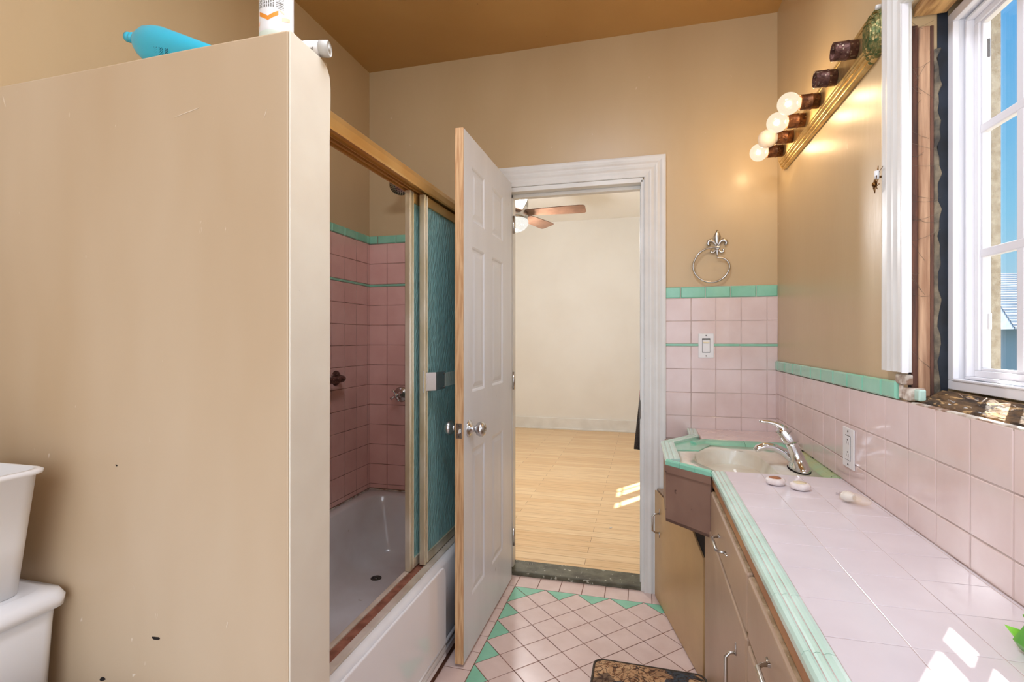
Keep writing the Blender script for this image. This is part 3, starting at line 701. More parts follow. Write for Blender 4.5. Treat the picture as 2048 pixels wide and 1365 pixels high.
MB().loft(bw).box(-1.49,-1.18,.50,.70,0,.385).build('bowl', M_porc, tl, bevel=.01)
MB().loft([[(-1.01+math.cos(2*PI*k/32)*r1, .60+math.sin(2*PI*k/32)*r2, z) for k in range(32)] for r1, r2, z in ((.235,.185,.394),(.238,.188,.405),(.232,.183,.416),(.10,.08,.418))]).build('seat_lid', M_white, tl)
bn = thing('waste_bin', (-1.36, .70, .681), 'white plastic waste bin standing on the toilet tank lid', 'waste bin')
def binring(z, f, i=0):
    x0, x1, y0, y1 = -1.47+.015*(1-f)+i, -1.308+.056*f-i, .50+.02*(1-f)+i, .800-i
    return rrect(x0, x1, y0, y1, .035, z)
MB().loft([binring(.682,0), binring(.80,.45), binring(.945,1), binring(.948,1,-.008), binring(.955,1,-.009), binring(.958,1,-.004), binring(.958,1,.003), binring(.80,.45,.003), binring(.69,0,.004)]).build('bin_body', M_white, bn)

# ================================================================== THINGS ON THE PARTITION
bl = thing('shampoo_bottle', (-1.08, .935, 1.845), 'open turquoise squeeze bottle lying on top of the partition, neck pointing left', 'bottle')
nk = Vector((-1.193, .935, 1.9555)); ed = Vector((-.925, .935, 1.874)); dx = (ed-nk).normalized(); sd2 = Vector((0,1,0)); upv = sd2.cross(dx)*-1
if upv.z < 0: upv = -upv
L_ = (ed-nk).length
pr = [(.033,.019,.017),(.040,.027,.020),(.052,.036,.023),(.075,.043,.026),(.10,.0435,.027),(.14,.0385,.026),(.19,.032,.024),(.235,.026,.020),(L_-.006,.021,.016),(L_,.012,.009)]
mb = MB()
bx = lambda s_, ru, rw, cc=0: [nk+dx*s_+upv*(math.sin(2*PI*k/28)*ru-cc)+sd2*(math.cos(2*PI*k/28)*rw) for k in range(28)]
mb.loft([bx(s_, ru, rw, .006 if s_ > .06 else .003) for s_, ru, rw in pr])
mb.build('bottle_body', M_blue, bl)
MB().loft([bx(0,.0115,.0115), bx(.008,.0115,.0115), bx(.009,.0095,.0095), bx(.014,.0095,.0095), bx(.015,.0125,.0125), bx(.019,.0125,.0125), bx(.020,.010,.010), bx(.036,.010,.010)]).build('neck', M_blue, bl)
mb = MB()
for c0, n_ in ((.088,4),(.112,5),(.134,4),(.152,3)):
    for r_ in range(n_):
        for q_ in range(5):
            s_ = c0+r_*.0034; up_ = -.020-q_*.0042-(.002 if r_ % 2 else 0)
            w_ = -math.sqrt(max(0,1-((up_+.006)/.040)**2))*.0262-.0004
            o_ = nk+dx*s_+upv*up_+sd2*w_
            mb.add([o_, o_+dx*.0018, o_+dx*.0018+upv*.0030, o_+upv*.0030], [(0,1,2,3)])
mb.build('printing', M_ink, bl)
wt = thing('lotion_bottle', (-.752, .905, 1.846), 'white upright bottle with orange chevrons and small print at the partition corner', 'bottle')
cxb, cyb, rb = -.750, .905, .0335
MB().lathe([(.030,0),(.0325,.003),(.0335,.02),(.0335,.17),(.030,.185),(.012,.195),(.012,.215),(0,.215)], (cxb,cyb,1.855), Z, 40).build('bottle_body', M_white, wt)
MB().lathe([(.0302,0),(.0329,.003),(.0337,.012)], (cxb,cyb,1.8548), Z, 40, cap=False).build('base_band', M_palegreen, wt)
MB().lathe([(.015,0),(.015,.02),(.013,.022),(0,.022)], (cxb,cyb,2.06), Z, 24).build('cap', M_white, wt)
def wrapquad(mb, a0, a1, z0, z1, sk=0, r=rb+.0003):     # patch on the bottle; angle measured from -Y (towards viewer), + to the right
    n = 5; P = lambda a, z: (cxb+math.sin(a+.69)*r, cyb-math.cos(a+.69)*r, z)
    for i in range(n):
        u0, u1 = i/n, (i+1)/n; A, B = a0+(a1-a0)*u0, a0+(a1-a0)*u1
        mb.add([P(A,z0+sk*u0), P(B,z0+sk*u1), P(B,z1+sk*u1), P(A,z1+sk*u0)], [(0,1,2,3)])
mb = MB(); wrapquad(mb, -1.2, -.5, 1.899, 1.908, -.013); wrapquad(mb, -.5, .1, 1.886, 1.895, .013); mb.build('chevron', M_orange, wt)
for a_ in ((.3,.85,1.888,1.896,.006),(-1.5,-1.15,1.874,1.882,.006),(.15,.45,1.908,1.912,-.005)):
    mb = MB(); wrapquad(mb, *a_); mb.build('peach_mark', M_peach, wt)
mb = MB()
for r_ in range(9):
    a = -1.25+r_*.13; z = 1.914
    while z < 2.02:
        l = random.uniform(.002, .006); wrapquad(mb, a, a+.055, z, z+l); z += l+random.uniform(.0008, .0022)
mb.build('small_print', M_inkg, wt)
mb = MB()
for k in range(26):
    z = 1.912+k*.0036; wrapquad(mb, -.02, .42, z, z+random.choice((.0008,.0014,.0022)))
mb.build('barcode', M_inkg, wt)
tu = thing('cream_tube', (-.72, .965, 1.848), 'small white tube with grey cap lying at the far partition corner', 'tube')
ta_ = Vector((-.748, .955, 1.8735)); tb_ = Vector((-.669, .977, 1.8740)); td = (tb_-ta_).normalized()
MB().lathe([(.003,-.02),(.012,0),(.0165,.03),(.0165,.0585),(0,.0585)], ta_, td, 24).build('tube_body', M_white, tu)
MB().lathe([(.0172,.059),(.0172,.078),(.0150,.080),(.0150,.079),(.006,.079),(.006,.0795),(0,.0795)], ta_, td, 28).build('cap', M_cap, tu)
mb = MB(); ab = td.orthogonal().normalized()
mb.box(-.701,-.698,.9495,.9500,1.862,1.866).box(-.6965,-.6945,.9500,.9505,1.861,1.868); mb.build('print_mark', M_inkg, tu)

# ================================================================== VANITY
van = thing('vanity_cabinet', (.4, 1.6, 0), 'taupe painted vanity cabinet with a yellowed slanted end door under the tiled counter', 'cabinet')
FX = .222
body = [(.052,2.530),(.208,1.915),(FX,1.86),(FX,.10),(.583,.10),(.583,2.552),(.20,2.552)]
low = [(.058,2.528),(.212,1.912),(FX,1.80),(FX,.10),(.581,.10),(.581,2.528)]
MB().prism(low[::-1], 0, .515).build('carcass', M_cab, van)
up_ = [(.096,2.372),(.212,1.912),(FX,1.80),(FX,.10),(.581,.10),(.581,2.545),(.21,2.545)]
MB().prism(up_[::-1], .515, .66).build('upper_carcass', M_caby, van, label='yellowed upper side')
mb = MB().prism([(.072,1.868),(.212,1.742),(.224,1.80),(.224,2.3),(.19,2.37),(.075,2.19)][::-1], .60, .775)
# face rails
MB().box(FX-.008, FX+.002, .10, 1.76, .755, .788).build('top_rail', M_rail, van, bevel=.001, label='orange brown top rail')
# slanted end door, top right corner sawn off
s0, s1 = Vector((.055,2.522,0)), Vector((.2085,1.918,0)); sv = (s1-s0).normalized(); sn = Vector((-sv.y, sv.x, 0))*-1
if sn.x > 0: sn = -sn
LL = (s1-s0).length
dp = [(0,.006),(LL,.006),(LL,.452),(LL-.105,.508),(0,.510)]
MB().ext([s0+sv*a+Vector((0,0,z)) for a, z in dp], sn*.008).build('end_door', M_caby, van, bevel=.0015, label='yellowed slanted door')
MB().ext([s0+sv*a+Vector((0,0,z))+sn*.0003 for a, z in ((LL-.10,.5),(LL-.002,.45),(LL-.002,.59),(LL-.10,.59))], sn*.0008).build('corner_gap_shade', M_dark, van)  # dark plate stands in for the shade inside the sawn-off corner
def pull(parent, a, b, out, r=.0042, plate=.022):
    a, b, out = Vector(a), Vector(b), Vector(out); d = (b-a).normalized()
    mb = MB().tube([a, a+out*.6+d*.002, a+out+d*.012, b+out-d*.012, b+out*.6-d*.002, b], [r*.8,r*.9,r*1.1,r*1.1,r*.9,r*.8], 10)
    for q, s_ in ((a,-1),(b,1)):
        mb.tube([q+out*.04-d*s_*.004, q+out*.04+d*s_*plate], [r*1.5, r*.5], 8, sq=(1,.45))
    return mb.build('handle', M_nickel, parent, label='nickel bow handle')
h0 = s0+sv*.083; pull(van, h0+Vector((0,0,.335))+sn*.008, h0+Vector((0,0,.425))+sn*.008, sn*.034)
# sink box that bumps out under the corner basin
bxp = [(.0725,1.872),(.206,1.746),(.221,1.762),(.222,1.82),(.21,1.90),(.088,2.365),(.075,2.19)]
mb = MB().prism(bxp[::-1], .590, .600)
for a_, b_2 in ((bxp[-1], bxp[0]), (bxp[5], bxp[6]), (bxp[0], bxp[1])):
    a3, b3 = Vector((*a_, .590)), Vector((*b_2, .590)); d3 = (b3-a3).normalized(); n3 = Vector((-d3.y, d3.x, 0))
    if n3.dot(Vector((.17, 2.0, .59))-a3) < 0: n3 = -n3
    mb.ext([a3, b3, b3+Vector((0,0,.1975)), a3+Vector((0,0,.1975))], n3*.010)
mb.build('sink_box', M_box, van, label='brown painted sink box')
w0, w1 = Vector((.074,1.868,0)), Vector((.204,1.7465,0)); wv = (w1-w0).normalized(); wn = Vector((wv.y,-wv.x,0))
if wn.y > 0: wn = -wn
WL = (w1-w0).length
MB().ext([w0+wv*a+Vector((0,0,z)) for a, z in ((-.004,.764),(WL+.006,.764),(WL+.006,.789),(-.004,.789))], wn*.004).build('sink_box_rail', M_box, van, bevel=.001)
def front(name, y0, y1, z0, z1, edge=True):
    o = MB().box(.203, FX-.0005, y0, y1, z0, z1).build(name, M_cab, van, bevel=.006, seg=3)
    MB().box(.2085, FX-.002, y0+.006, y1-.006, z1-.001, z1+.0012).build('worn_edge', M_cabedge, o, bevel=.0006, label='grimy worn top edge')
    return o
d1 = front('drawer', 1.135, 1.715, .625, .750); pull(d1, (.203,1.509,.683), (.203,1.401,.683), (-.022,0,.0))
d2 = front('drawer', .44, 1.119, .625, .752); pull(d2, (.203,.926,.690), (.203,.818,.690), (-.022,0,.0))
c1 = front('cabinet_door', 1.142, 1.880, .03, .612); pull(c1, (.203,1.254,.514), (.203,1.254,.410), (-.022,0,0))
c2 = front('cabinet_door', .44, 1.126, .03, .608); pull(c2, (.203,1.075,.514), (.203,1.075,.410), (-.022,0,0))
# ---- countertop
ZC = .808
cp = thing('countertop', (.4, 1.2, .79), 'pale pink tiled countertop with ridged mint green edge trim', 'countertop')
MB().prism([(.216,1.750),(.216,.10),(.583,.10),(.583,1.750)], .789, .8070).build('mortar_bed', M_groutl, cp)
t = MB(); yc = [1.750]+[1.630-.1162*k for k in range(0, 14)]
tiles(t, (0,0,.8005), X, Y, Z, [.2495,.3565,.465,.5755], sorted(yc), .0075, gap=.0014, bev=.0005, tilt=.0003)
tiles(t, (0,0,.8005), X, Y, Z, [.5765,.5835], sorted([1.750,1.4,1.05,.7,.35,.12]), .0075, gap=.0015, bev=.001, tilt=.0002)
t.build('counter_tile', M_counter, cp)
RP = [(0,-.0185),(-.001,-.006),(.002,.0),(.0075,.0015),(.0125,-.0015),(.0165,.001),(.0215,.0015),(.0255,-.0015),(.0295,.0008),(.0345,.0012),(.0405,-.0004),(.0405,-.0185)]
def ridged(name, p0, p1, parent=cp, w=1, prof=RP, mt=M_greentrim, seglen=.158, zc=ZC, m0=0, m1=0):
    p0, p1 = Vector((*p0, zc)), Vector((*p1, zc)); d = (p1-p0).normalized(); inn = Vector((-d.y, d.x, 0)); L2 = (p1-p0).length
    n = max(1, round(L2/seglen)); mb = MB()
    for k in range(n):
        rings = []
        for j, e in ((k, .0006), (k+1, -.0006)):
            rr = []
            for o, h in prof:
                sft = (m0*o*w if j == 0 else 0)+(m1*o*w if j == n else 0)
                rr.append(p0+d*(L2*j/n+e+sft)+inn*(o*w)+Vector((0,0,h)))
            rings.append(rr)
        mb.loft(rings, True, True, smooth=False)
    return mb.build(name, mt, parent)
# direction chosen so that "inn" points to the counter
ridged('edge_trim', (.2085,1.744), (.2085,.12), w=1.0)
# trim round the basin: narrow front strip, ridged left strip, back slanted strip, strip to the wall
NP = [(0,-.0185),(-.001,-.005),(.002,.0),(.006,.0012),(.012,.0),(.016,-.004),(.016,-.0185)]
ridged('edge_trim', (.072,1.868), (.2065,1.741), prof=NP, seglen=.062, mt=M_green)
ridged('edge_trim', (.066,2.196), (.072,1.872), w=1.25, seglen=.11, m0=-.25, m1=-.3)
ridged('edge_trim', (.188,2.372), (.067,2.203), w=1.1, seglen=.11, m0=-.3, m1=-.25)
ridged('edge_trim', (.196,2.548), (.190,2.378), w=1.0, seglen=.09)
# green curb round the back of the basin and along the wall
CPf = [(0,-.014),(0,-.0),(.010,.0),(.022,-.003),(.036,-.012),(.044,-.022),(.044,-.03),(0,-.03)]
def curb(p0, p1, w, seglen, mt, m0=0, m1=0): return ridged('sink_curb', p0, p1, w=w, prof=CPf, seglen=seglen, mt=mt, m0=m0, m1=m1)
curb((.552,2.292), (.246,2.292), 1.5, .155, M_green, 0, 0)
curb((.584,1.752), (.584,2.235), .95, .24, M_curb)
curb((.246,2.292), (.185,2.235), 1.1, .12, M_green)
MB().prism([(.100,2.09),(.205,2.10),(.26,2.22),(.26,2.30),(.205,2.345),(.103,2.195)], .7942, .7985).build('corner_curb', M_green, cp)
MB().prism([(.232,2.292),(.583,2.292),(.583,2.548),(.232,2.548)], .789, .8070).build('mortar_bed', M_groutl, cp)
t = MB()
for q_ in (-2,-1,0,1,2,3,4):
    for w_ in range(-3,6):
        s_ = .1556/2; cx_, cy_ = .29+(q_+w_)*s_*1.0, 2.40+(q_-w_)*s_
        sq = [(cx_-s_,cy_),(cx_,cy_-s_),(cx_+s_,cy_),(cx_,cy_+s_)]
        q2 = clip(clip(clip(clip(sq,1,0,.583),-1,0,-.235),0,1,2.548),0,-1,-2.294)
        if len(q2) > 2: tile_poly(t, (0,0,.8005), X, Y, Z, q2, .0075, .0018, .0012, .0004)
t.build('deck_tile', M_pink, cp)
mb = MB()
for k in range(46):
    a = random.random()
    q = Vector((.546,1.77,.792)).lerp(Vector((.546,2.22,.792)), a) if k < 20 else (Vector((.25,2.232,.790)).lerp(Vector((.53,2.232,.790)), a) if k < 36 else Vector((.58,1.80,.8095)).lerp(Vector((.58,2.2,.8095)), a))
    mb.sphere(q+Vector((random.uniform(-.003,.003), random.uniform(-.003,.003), 0)), random.uniform(.0012,.003), 3, (1,1.6,.5))
mb.build('mildew_caulk', M_black, cp, kind='stuff', label='black mildewed caulk around the sink')
# ---- sink
sk = thing('corner_sink', (.34, 2.0, .66), 'white porcelain corner basin set into the green tiled counter bump', 'sink')
rim = [(.555,1.752),(.555,2.245),(.245,2.245),(.195,2.200),(.118,2.105),(.118,1.905),(.235,1.752)]
def rounded(poly, r, z, n=5):
    out = []; m_ = len(poly)
    for i in range(m_):
        p0, p1, p2 = Vector(poly[i-1]), Vector(poly[i]), Vector(poly[(i+1) % m_])
        a = p1+(p0-p1).normalized()*r; b = p1+(p2-p1).normalized()*r
        for k in range(n+1):
            t_ = k/n; q = a*(1-t_)**2+p1*2*t_*(1-t_)+b*t_*t_; out.append((q.x, q.y, z))
    return out
bas = [(.435,1.745),(.420,2.085),(.36,2.165),(.270,2.160),(.190,2.08),(.172,1.93),(.262,1.745)]
bas2 = [(.425,1.755),(.408,2.05),(.36,2.14),(.280,2.135),(.215,2.05),(.20,1.94),(.275,1.765)]
bas3 = [(.40,1.79),(.38,2.02),(.35,2.07),(.30,2.07),(.26,2.02),(.255,1.93),(.295,1.80)]
MB().loft([rounded(rim,.012,.742), rounded(rim,.012,.790), rounded(rim,.014,.794), rounded(bas,.03,.793), rounded(bas,.035,.786), rounded(bas2,.045,.72), rounded(bas3,.03,.672)]).build('basin', M_sink, sk)
MB().lathe([(.018,0),(.018,.002),(.012,.003),(0,.002)], (.325,1.93,.6725), Z, 20).build('drain', M_chrome, sk)
MB().tube([(.418,1.775,.775),(.404,1.775,.770)], [.011,.011], 14).build('overflow_hole', M_dark, sk)
# ---- faucet
fa = thing('faucet', (.50, 1.89, .794), 'chrome single-lever faucet on the right ledge of the corner sink', 'faucet')
MB().loft([[(.503+math.cos(2*PI*k/32)*rx, 1.895+math.sin(2*PI*k/32)*ry, z) for k in range(32)] for rx, ry, z in ((.032,.072,.7945),(.032,.072,.797))]).build('gasket', M_dark, fa)
MB().loft([[(.503+dx_+math.cos(2*PI*k/32)*rx, 1.893+dy_+math.sin(2*PI*k/32)*ry, z) for k in range(32)] for rx, ry, z, dx_, dy_ in
   ((.030,.070,.797,0,0),(.030,.070,.802,0,0),(.028,.062,.810,0,-.002),(.025,.045,.818,-.001,-.006),(.022,.028,.830,-.004,-.008),(.020,.022,.852,-.012,-.008),(.0205,.0215,.875,-.022,-.008),(.021,.021,.888,-.028,-.008))]).build('faucet_body', M_chrome, fa)
MB().tube([(.508,1.918,.800),(.487,1.922,.826),(.462,1.922,.846),(.432,1.920,.860),(.402,1.916,.864),(.380,1.912,.856),(.370,1.910,.848)], [.020,.019,.0175,.016,.0155,.0145,.010], 18, sq=(1,.8)).build('spout', M_chrome, fa)
MB().loft([[(cx_+math.cos(2*PI*k/28)*r_, 1.885+math.sin(2*PI*k/28)*r_*.95, z+math.cos(2*PI*k/28)*sl) for k in range(28)] for cx_, r_, z, sl in
   ((.4755,.0235,.886,.006),(.474,.0245,.894,.006),(.466,.0225,.908,.008),(.456,.019,.922,.010),(.444,.014,.934,.010))]).build('handle_dome', M_chrome, fa)
MB().tube([(.466,1.885,.916),(.448,1.886,.936),(.428,1.888,.947),(.405,1.890,.952),(.388,1.892,.953),(.379,1.893,.952)], [.019,.015,.012,.0105,.0105,.008], 16, sq=[(1.05,.9),(1,.75),(1,.6),(1,.55),(1.1,.55),(1,.5)]).build('lever', M_chrome, fa)
# ---- small things on the counter
def soap(x, y, lab, m_, lm, rot):
    o = thing('soap', (x, y, .8095), lab, 'soap', 'wrapped round soaps on the counter')
    mb = MB(); rings = []
    for r_, z in ((.018,.0005),(.024,.002),(.0262,.007),(.0262,.012),(.024,.0165),(.018,.0185),(.010,.0188)):
        rings.append([(x+math.cos(2*PI*k/40)*r_*(1+.012*math.sin(9*2*PI*k/40+rot)), y+math.sin(2*PI*k/40)*r_*(1+.012*math.sin(7*2*PI*k/40)), .809+z) for k in range(40)])
    mb.loft(rings); mb.build('soap_cake', M_soap, o)
    MB().lathe([(.0165,0),(.0165,.0006),(.004,.001),(0,.001)], (x-.001, y, .8278), Z, 30).build('paper_label', m_, o, label=lm)
soap(.371, 1.630, 'round white soap with a brown paper seal beside the sink edge', M_brown, 'brown seal', 0)
soap(.426, 1.592, 'round white soap with a cream paper seal, nearer the outlet', M_creaml, 'cream seal', 2)
nl = thing('night_light', (.53, 1.48, .8095), 'clear plug-in night light lying on the counter with its prongs out', 'night light')
na, nb = Vector((.508,1.508,.823)), Vector((.556,1.440,.823)); nd = (nb-na).normalized(); ns = Vector((-nd.y, nd.x, 0))
def nring(s_, w_, h_, n=24): return [na+nd*s_+ns*(math.cos(2*PI*k/n)*w_)+Vector((0,0,math.sin(2*PI*k/n)*h_)) for k in range(n)]
MB().loft([nring(-.002,.013,.010), nring(.000,.015,.0125), nring(.010,.016,.013), nring(.022,.010,.010), nring(.026,.008,.008)]).build('plug_body', M_white, nl)
MB().loft([nring(.001,.0215,.0128), nring(.015,.0225,.0130), nring(.035,.0215,.0128), nring(.055,.016,.011), nring(.066,.008,.006), nring(.068,.002,.002)]).build('lens', M_clear, nl)
MB().loft([nring(.027,.006,.006), nring(.034,.0075,.0075), nring(.042,.005,.005), nring(.045,.001,.001)]).build('lamp', M_clear, nl)
mb = MB()
for s_ in (-.0065,.0065): mb.ext([na-nd*.019+ns*s_+Vector((0,0,-.003)), na-nd*.001+ns*s_+Vector((0,0,-.003)), na-nd*.001+ns*s_+Vector((0,0,.003)), na-nd*.019+ns*s_+Vector((0,0,.003))], ns*.0014)
mb.build('prong', M_chrome, nl)
gbag = thing('plastic_bag', (.55, .79, .8095), 'lime green plastic bag crumpled on the counter at the right edge', 'bag')
mb = MB(); rings = []
for i, (z, e) in enumerate(((.809,0),(.812,.004),(.822,.006),(.836,.004),(.848,-.001),(.856,-.004))):
    ring = []
    for x_, y_ in ((.497,.842),(.502,.80),(.510,.75),(.516,.70),(.545,.688),(.577,.70),(.579,.76),(.578,.82),(.560,.857),(.528,.860)):
        ring.append((x_+(-e if x_ < .53 else 0)+.003*math.sin(i*2+x_*90), y_+.003*math.sin(i*1.7+y_*80), z+.004*math.sin(x_*140+y_*90)*(i/5)))
    rings.append(ring)
rings.append([(.535+(p_[0]-.535)*.9, .78+(p_[1]-.78)*.93, p_[2]-.006) for p_ in rings[-1]])
mb.loft(rings); mb.build('bag_body', M_lime, gbag)
MB().ext([(.498,.838,.812),(.488,.862,.834),(.500,.846,.836),(.501,.832,.815)], (.001,-.0012,0)).build('torn_flap', M_lime, gbag)
MB().ext([(.4985,.815,.824),(.4985,.835,.833),(.4985,.832,.837),(.4985,.808,.831)], (-.0012,0,0)).build('print_patch', M_lightpatch, gbag)
# ---- outlet on the right wall
ol = thing('wall_outlet', (RIGHT-.009, 1.688, .915), 'white two-socket wall outlet on the pink tiles above the counter', 'outlet')
px = RIGHT-.0092
MB().box(px-.004, px, 1.646, 1.729, .856, .973).build('cover_plate', M_white, ol, bevel=.0025, seg=3)
MB().box(px-.0045, px-.0038, 1.668, 1.707, .878, .951).build('recess_line', M_dark, ol)
MB().box(px-.0058, px-.0040, 1.6695, 1.7055, .8795, .9495).build('receptacle', M_white, ol, bevel=.0006)
mb = MB()
for z in (.894, .930):
    mb = MB(); mb.box(px-.0062, px-.0056, 1.6790, 1.6805, z-.005, z+.004).box(px-.0062, px-.0056, 1.6930, 1.6945, z-.004, z+.003)
    mb.lathe([(.0022,0),(.0022,.0005),(0,.0005)], (px-.0057,1.687,z+.0085), nX, 8)
    mb.build('socket_slots', M_dark, ol)
for z in (.866, .963): MB().lathe([(.0032,0),(.0028,.0012),(0,.0012)], (px-.004,1.6875,z), nX, 12).build('screw', M_screw, ol)
# ---- light switch
sw = thing('light_switch', (.281, BACK-.009, 1.203), 'white rocker light switch on the pink tiles right of the door', 'light switch')
py = BACK-.0092
MB().box(.247, .316, py-.004, py, 1.145, 1.260).build('cover_plate', M_white, sw, bevel=.0022, seg=3)
MB().box(.2635, .2995, py-.0046, py-.0036, 1.170, 1.237).build('recess_line', M_dark, sw)
MB().ext([(.265,py-.004,1.1725),(.265,py-.0065,1.1735),(.265,py-.005,1.214),(.265,py-.0045,1.2345),(.265,py-.004,1.2355)], (.033,0,0)).build('rocker', M_white, sw)
MB().box(.268,.295,py-.0075,py-.0045,1.214,1.221).build('rocker_edge', M_creaml, sw, bevel=.0008, label='yellowed rocker edge')
for z in (1.154, 1.251): MB().lathe([(.0030,0),(.0026,.0012),(0,.0012)], (.2815,py-.004,z), nY, 12).build('screw', M_screw, sw)
# ---- towel ring with fleur-de-lis
tr = thing('towel_ring', (.33, BACK, 1.68), 'nickel towel ring with a fleur-de-lis mount on the tan wall', 'towel ring')
yw = BACK-.012
def leaf(mb, pts, ra, th=.5): mb.tube([(x_, yw-.002, z_) for x_, z_ in pts], ra, 12, sq=(th,1) , up=(0,1,0))
mb = MB()
def blob(mb, pts, ra):    # flat lobes: path in wall plane, elliptical section flattened in depth
    P = [Vector((x_, yw, z_)) for x_, z_ in pts]; rings = []
    for i, p_ in enumerate(P):
        t_ = (P[min(i+1,len(P)-1)]-P[max(i-1,0)]).normalized(); s_ = Vector((-t_.z,0,t_.x))
        rings.append([p_+s_*math.cos(2*PI*k/14)*ra[i]+Vector((0,1,0))*math.sin(2*PI*k/14)*min(ra[i]*.7,.007) for k in range(14)])
    mb.loft(rings)
blob(mb, [(.331,1.748),(.331,1.742),(.331,1.730),(.331,1.718),(.331,1.702),(.331,1.686),(.331,1.672)], [.001,.005,.011,.0155,.013,.007,.004])
for s_ in (-1, 1):
    X_ = lambda d: .331+s_*d
    blob(mb, [(X_(.002),1.668),(X_(.008),1.682),(X_(.016),1.694),(X_(.027),1.700),(X_(.037),1.695),(X_(.041),1.686),(X_(.038),1.679),(X_(.031),1.678)], [.003,.0042,.006,.0085,.0085,.0075,.006,.004])
    blob(mb, [(X_(.002),1.662),(X_(.008),1.650),(X_(.018),1.641),(X_(.027),1.644),(X_(.028),1.653),(X_(.022),1.656)], [.003,.0042,.005,.005,.0042,.003])
blob(mb, [(.331,1.664),(.331,1.655),(.331,1.645),(.331,1.632),(.331,1.622)], [.004,.008,.007,.004,.001])
mb.tube([(.331,yw-.002,1.664),(.331,yw-.016,1.663)], [.010,.008]); mb.box(.321,.341,BACK-.012,BACK,1.655,1.690)
mb.build('fleur_mount', M_nickel, tr)
rp = [(.341,1.662),(.325,1.664),(.304,1.663),(.275,1.656),(.246,1.635),(.227,1.602),(.222,1.569),(.234,1.538),(.262,1.512),(.299,1.501),(.333,1.506),(.362,1.525),(.380,1.556),(.382,1.583),(.369,1.604),(.350,1.614),(.329,1.616)]
def smooth_path(P, n=4):
    out = []; P = [Vector(p_) for p_ in P]
    for i in range(len(P)-1):
        p0, p1, p2, p3 = P[max(i-1,0)], P[i], P[i+1], P[min(i+2,len(P)-1)]
        for k in range(n):
            t_ = k/n; out.append(.5*((2*p1)+(p2-p0)*t_+(2*p0-5*p1+4*p2-p3)*t_*t_+(3*p1-p0-3*p2+p3)*t_**3))
    return out+[P[-1]]
MB().tube(smooth_path([(x_, yw-.014-.004*math.sin(i*.3), z_) for i, (x_, z_) in enumerate(rp)]), .0042, 12).build('ring', M_nickel, tr)

# ================================================================== VANITY LIGHT
vt = thing('vanity_light', (RIGHT, 1.94, 2.02), 'brass bar light with corroded end, six sockets and four globe bulbs', 'wall light')
LY0, LY1, LZ = 1.468, 2.462, 2.030
def bar_ring(x_, w, e):      # stadium outline in the wall plane
    pts = []
    for cy_, a0 in ((LY0+.060, PI/2), (LY1-.060, -PI/2)):
        for k in range(9):
            a = a0+PI*k/8; pts.append((x_, cy_+math.cos(a)*(w)*(1.0), LZ+math.sin(a)*w*(1.0)))
    return pts
def cutend(pts, e=0):
    return pts
PRF = [(RIGHT-.001,.064),(RIGHT-.010,.063),(RIGHT-.0145,.060),(RIGHT-.0145,.057),(RIGHT-.009,.0545),(RIGHT-.0165,.0515),(RIGHT-.020,.0485),(RIGHT-.020,.0455),(RIGHT-.0145,.043),(RIGHT-.022,.040),(RIGHT-.0255,.037),(RIGHT-.0255,.034),(RIGHT-.022,.031),(RIGHT-.027,.028),(RIGHT-.027,.0)]
mb = MB(); rings = [bar_ring(x_, w, 0) for x_, w in PRF[:-1]]
mb.loft(rings, False, True, smooth=False)
plate = mb.build('back_plate', M_brass, vt)
mbv = MB(); 
for x_, w in ((0,0),):
    pass
rings = []
for x_, w in [(a-.0006, b+.0004) for a, b in PRF[:-1]]:
    rings.append([(x_, LY0+.060+math.cos(PI/2+PI*k/10)*w+(0 if 0 < k < 10 else .018), LZ+math.sin(PI/2+PI*k/10)*w) for k in range(11)])
MB().loft(rings, False, True, smooth=False, closed=False).build('corroded_end', M_verd, vt, label='green corroded end')
SY = [1.588,1.743,1.898,2.053,2.208,2.363]
for i, y_ in enumerate(SY):
    m_ = M_sock if i < 2 else M_copper
    bx_ = RIGHT-.028
    prof = [(.0245,0),(.0245,.020),(.0258,.021),(.0258,.024),(.0245,.025),(.0245,.057),(.0220,.057),(.0220,.030),(0,.030)]
    s_ = MB().lathe(prof, (bx_, y_, LZ+.003), nX, 28).build('socket', m_, vt)
    if i >= 2:
        on = i != 4
        MB().lathe([(.012,.030),(.013,.052),(.018,.058)]+[(.036*math.sin(a), .090-.036*math.cos(a)) for a in [PI*(.17+.83*k/18) for k in range(19)]], (bx_, y_, LZ+.003), nX, 32, cap=False).build('bulb', M_bulbon if on else M_bulboff, vt, label='lit globe bulb' if on else 'unlit globe bulb')
        if on:
            ld = bpy.data.lights.new('bulb_light', 'POINT'); ld.energy = 1.7; ld.color = (1, .70, .38); ld.shadow_soft_size = .009
            lo = bpy.data.objects.new('bulb_light', ld); C.objects.link(lo); lo.location = (bx_-.088, y_, LZ+.003)

# ================================================================== WINDOW
cz0 = 1.158
mb = MB(); WC = [(0,0),(0,.018),(.004,.021),(.016,.022),(.024,.017),(.036,.023),(.044,.024),(.054,.018),(.066,.024),(.074,.024),(.084,.019),(.100,.021),(.110,.019),(.110,0)]
casing(mb, (RIGHT,0,0), Y, Z, nX, [(.355,cz0),(.355,2.005),(1.351,2.005),(1.351,cz0)], [(o*.95,h) for o,h in WC], 1)
tw = struct(mb.build('trim_4', M_trim, label='white fluted window casing'))
MB().box(RIGHT-.0205, RIGHT-.007, 1.3485, 1.3515, cz0-.002, 2.004).build('casing_edge', M_vinyl, tw, label='bright white inner casing edge')
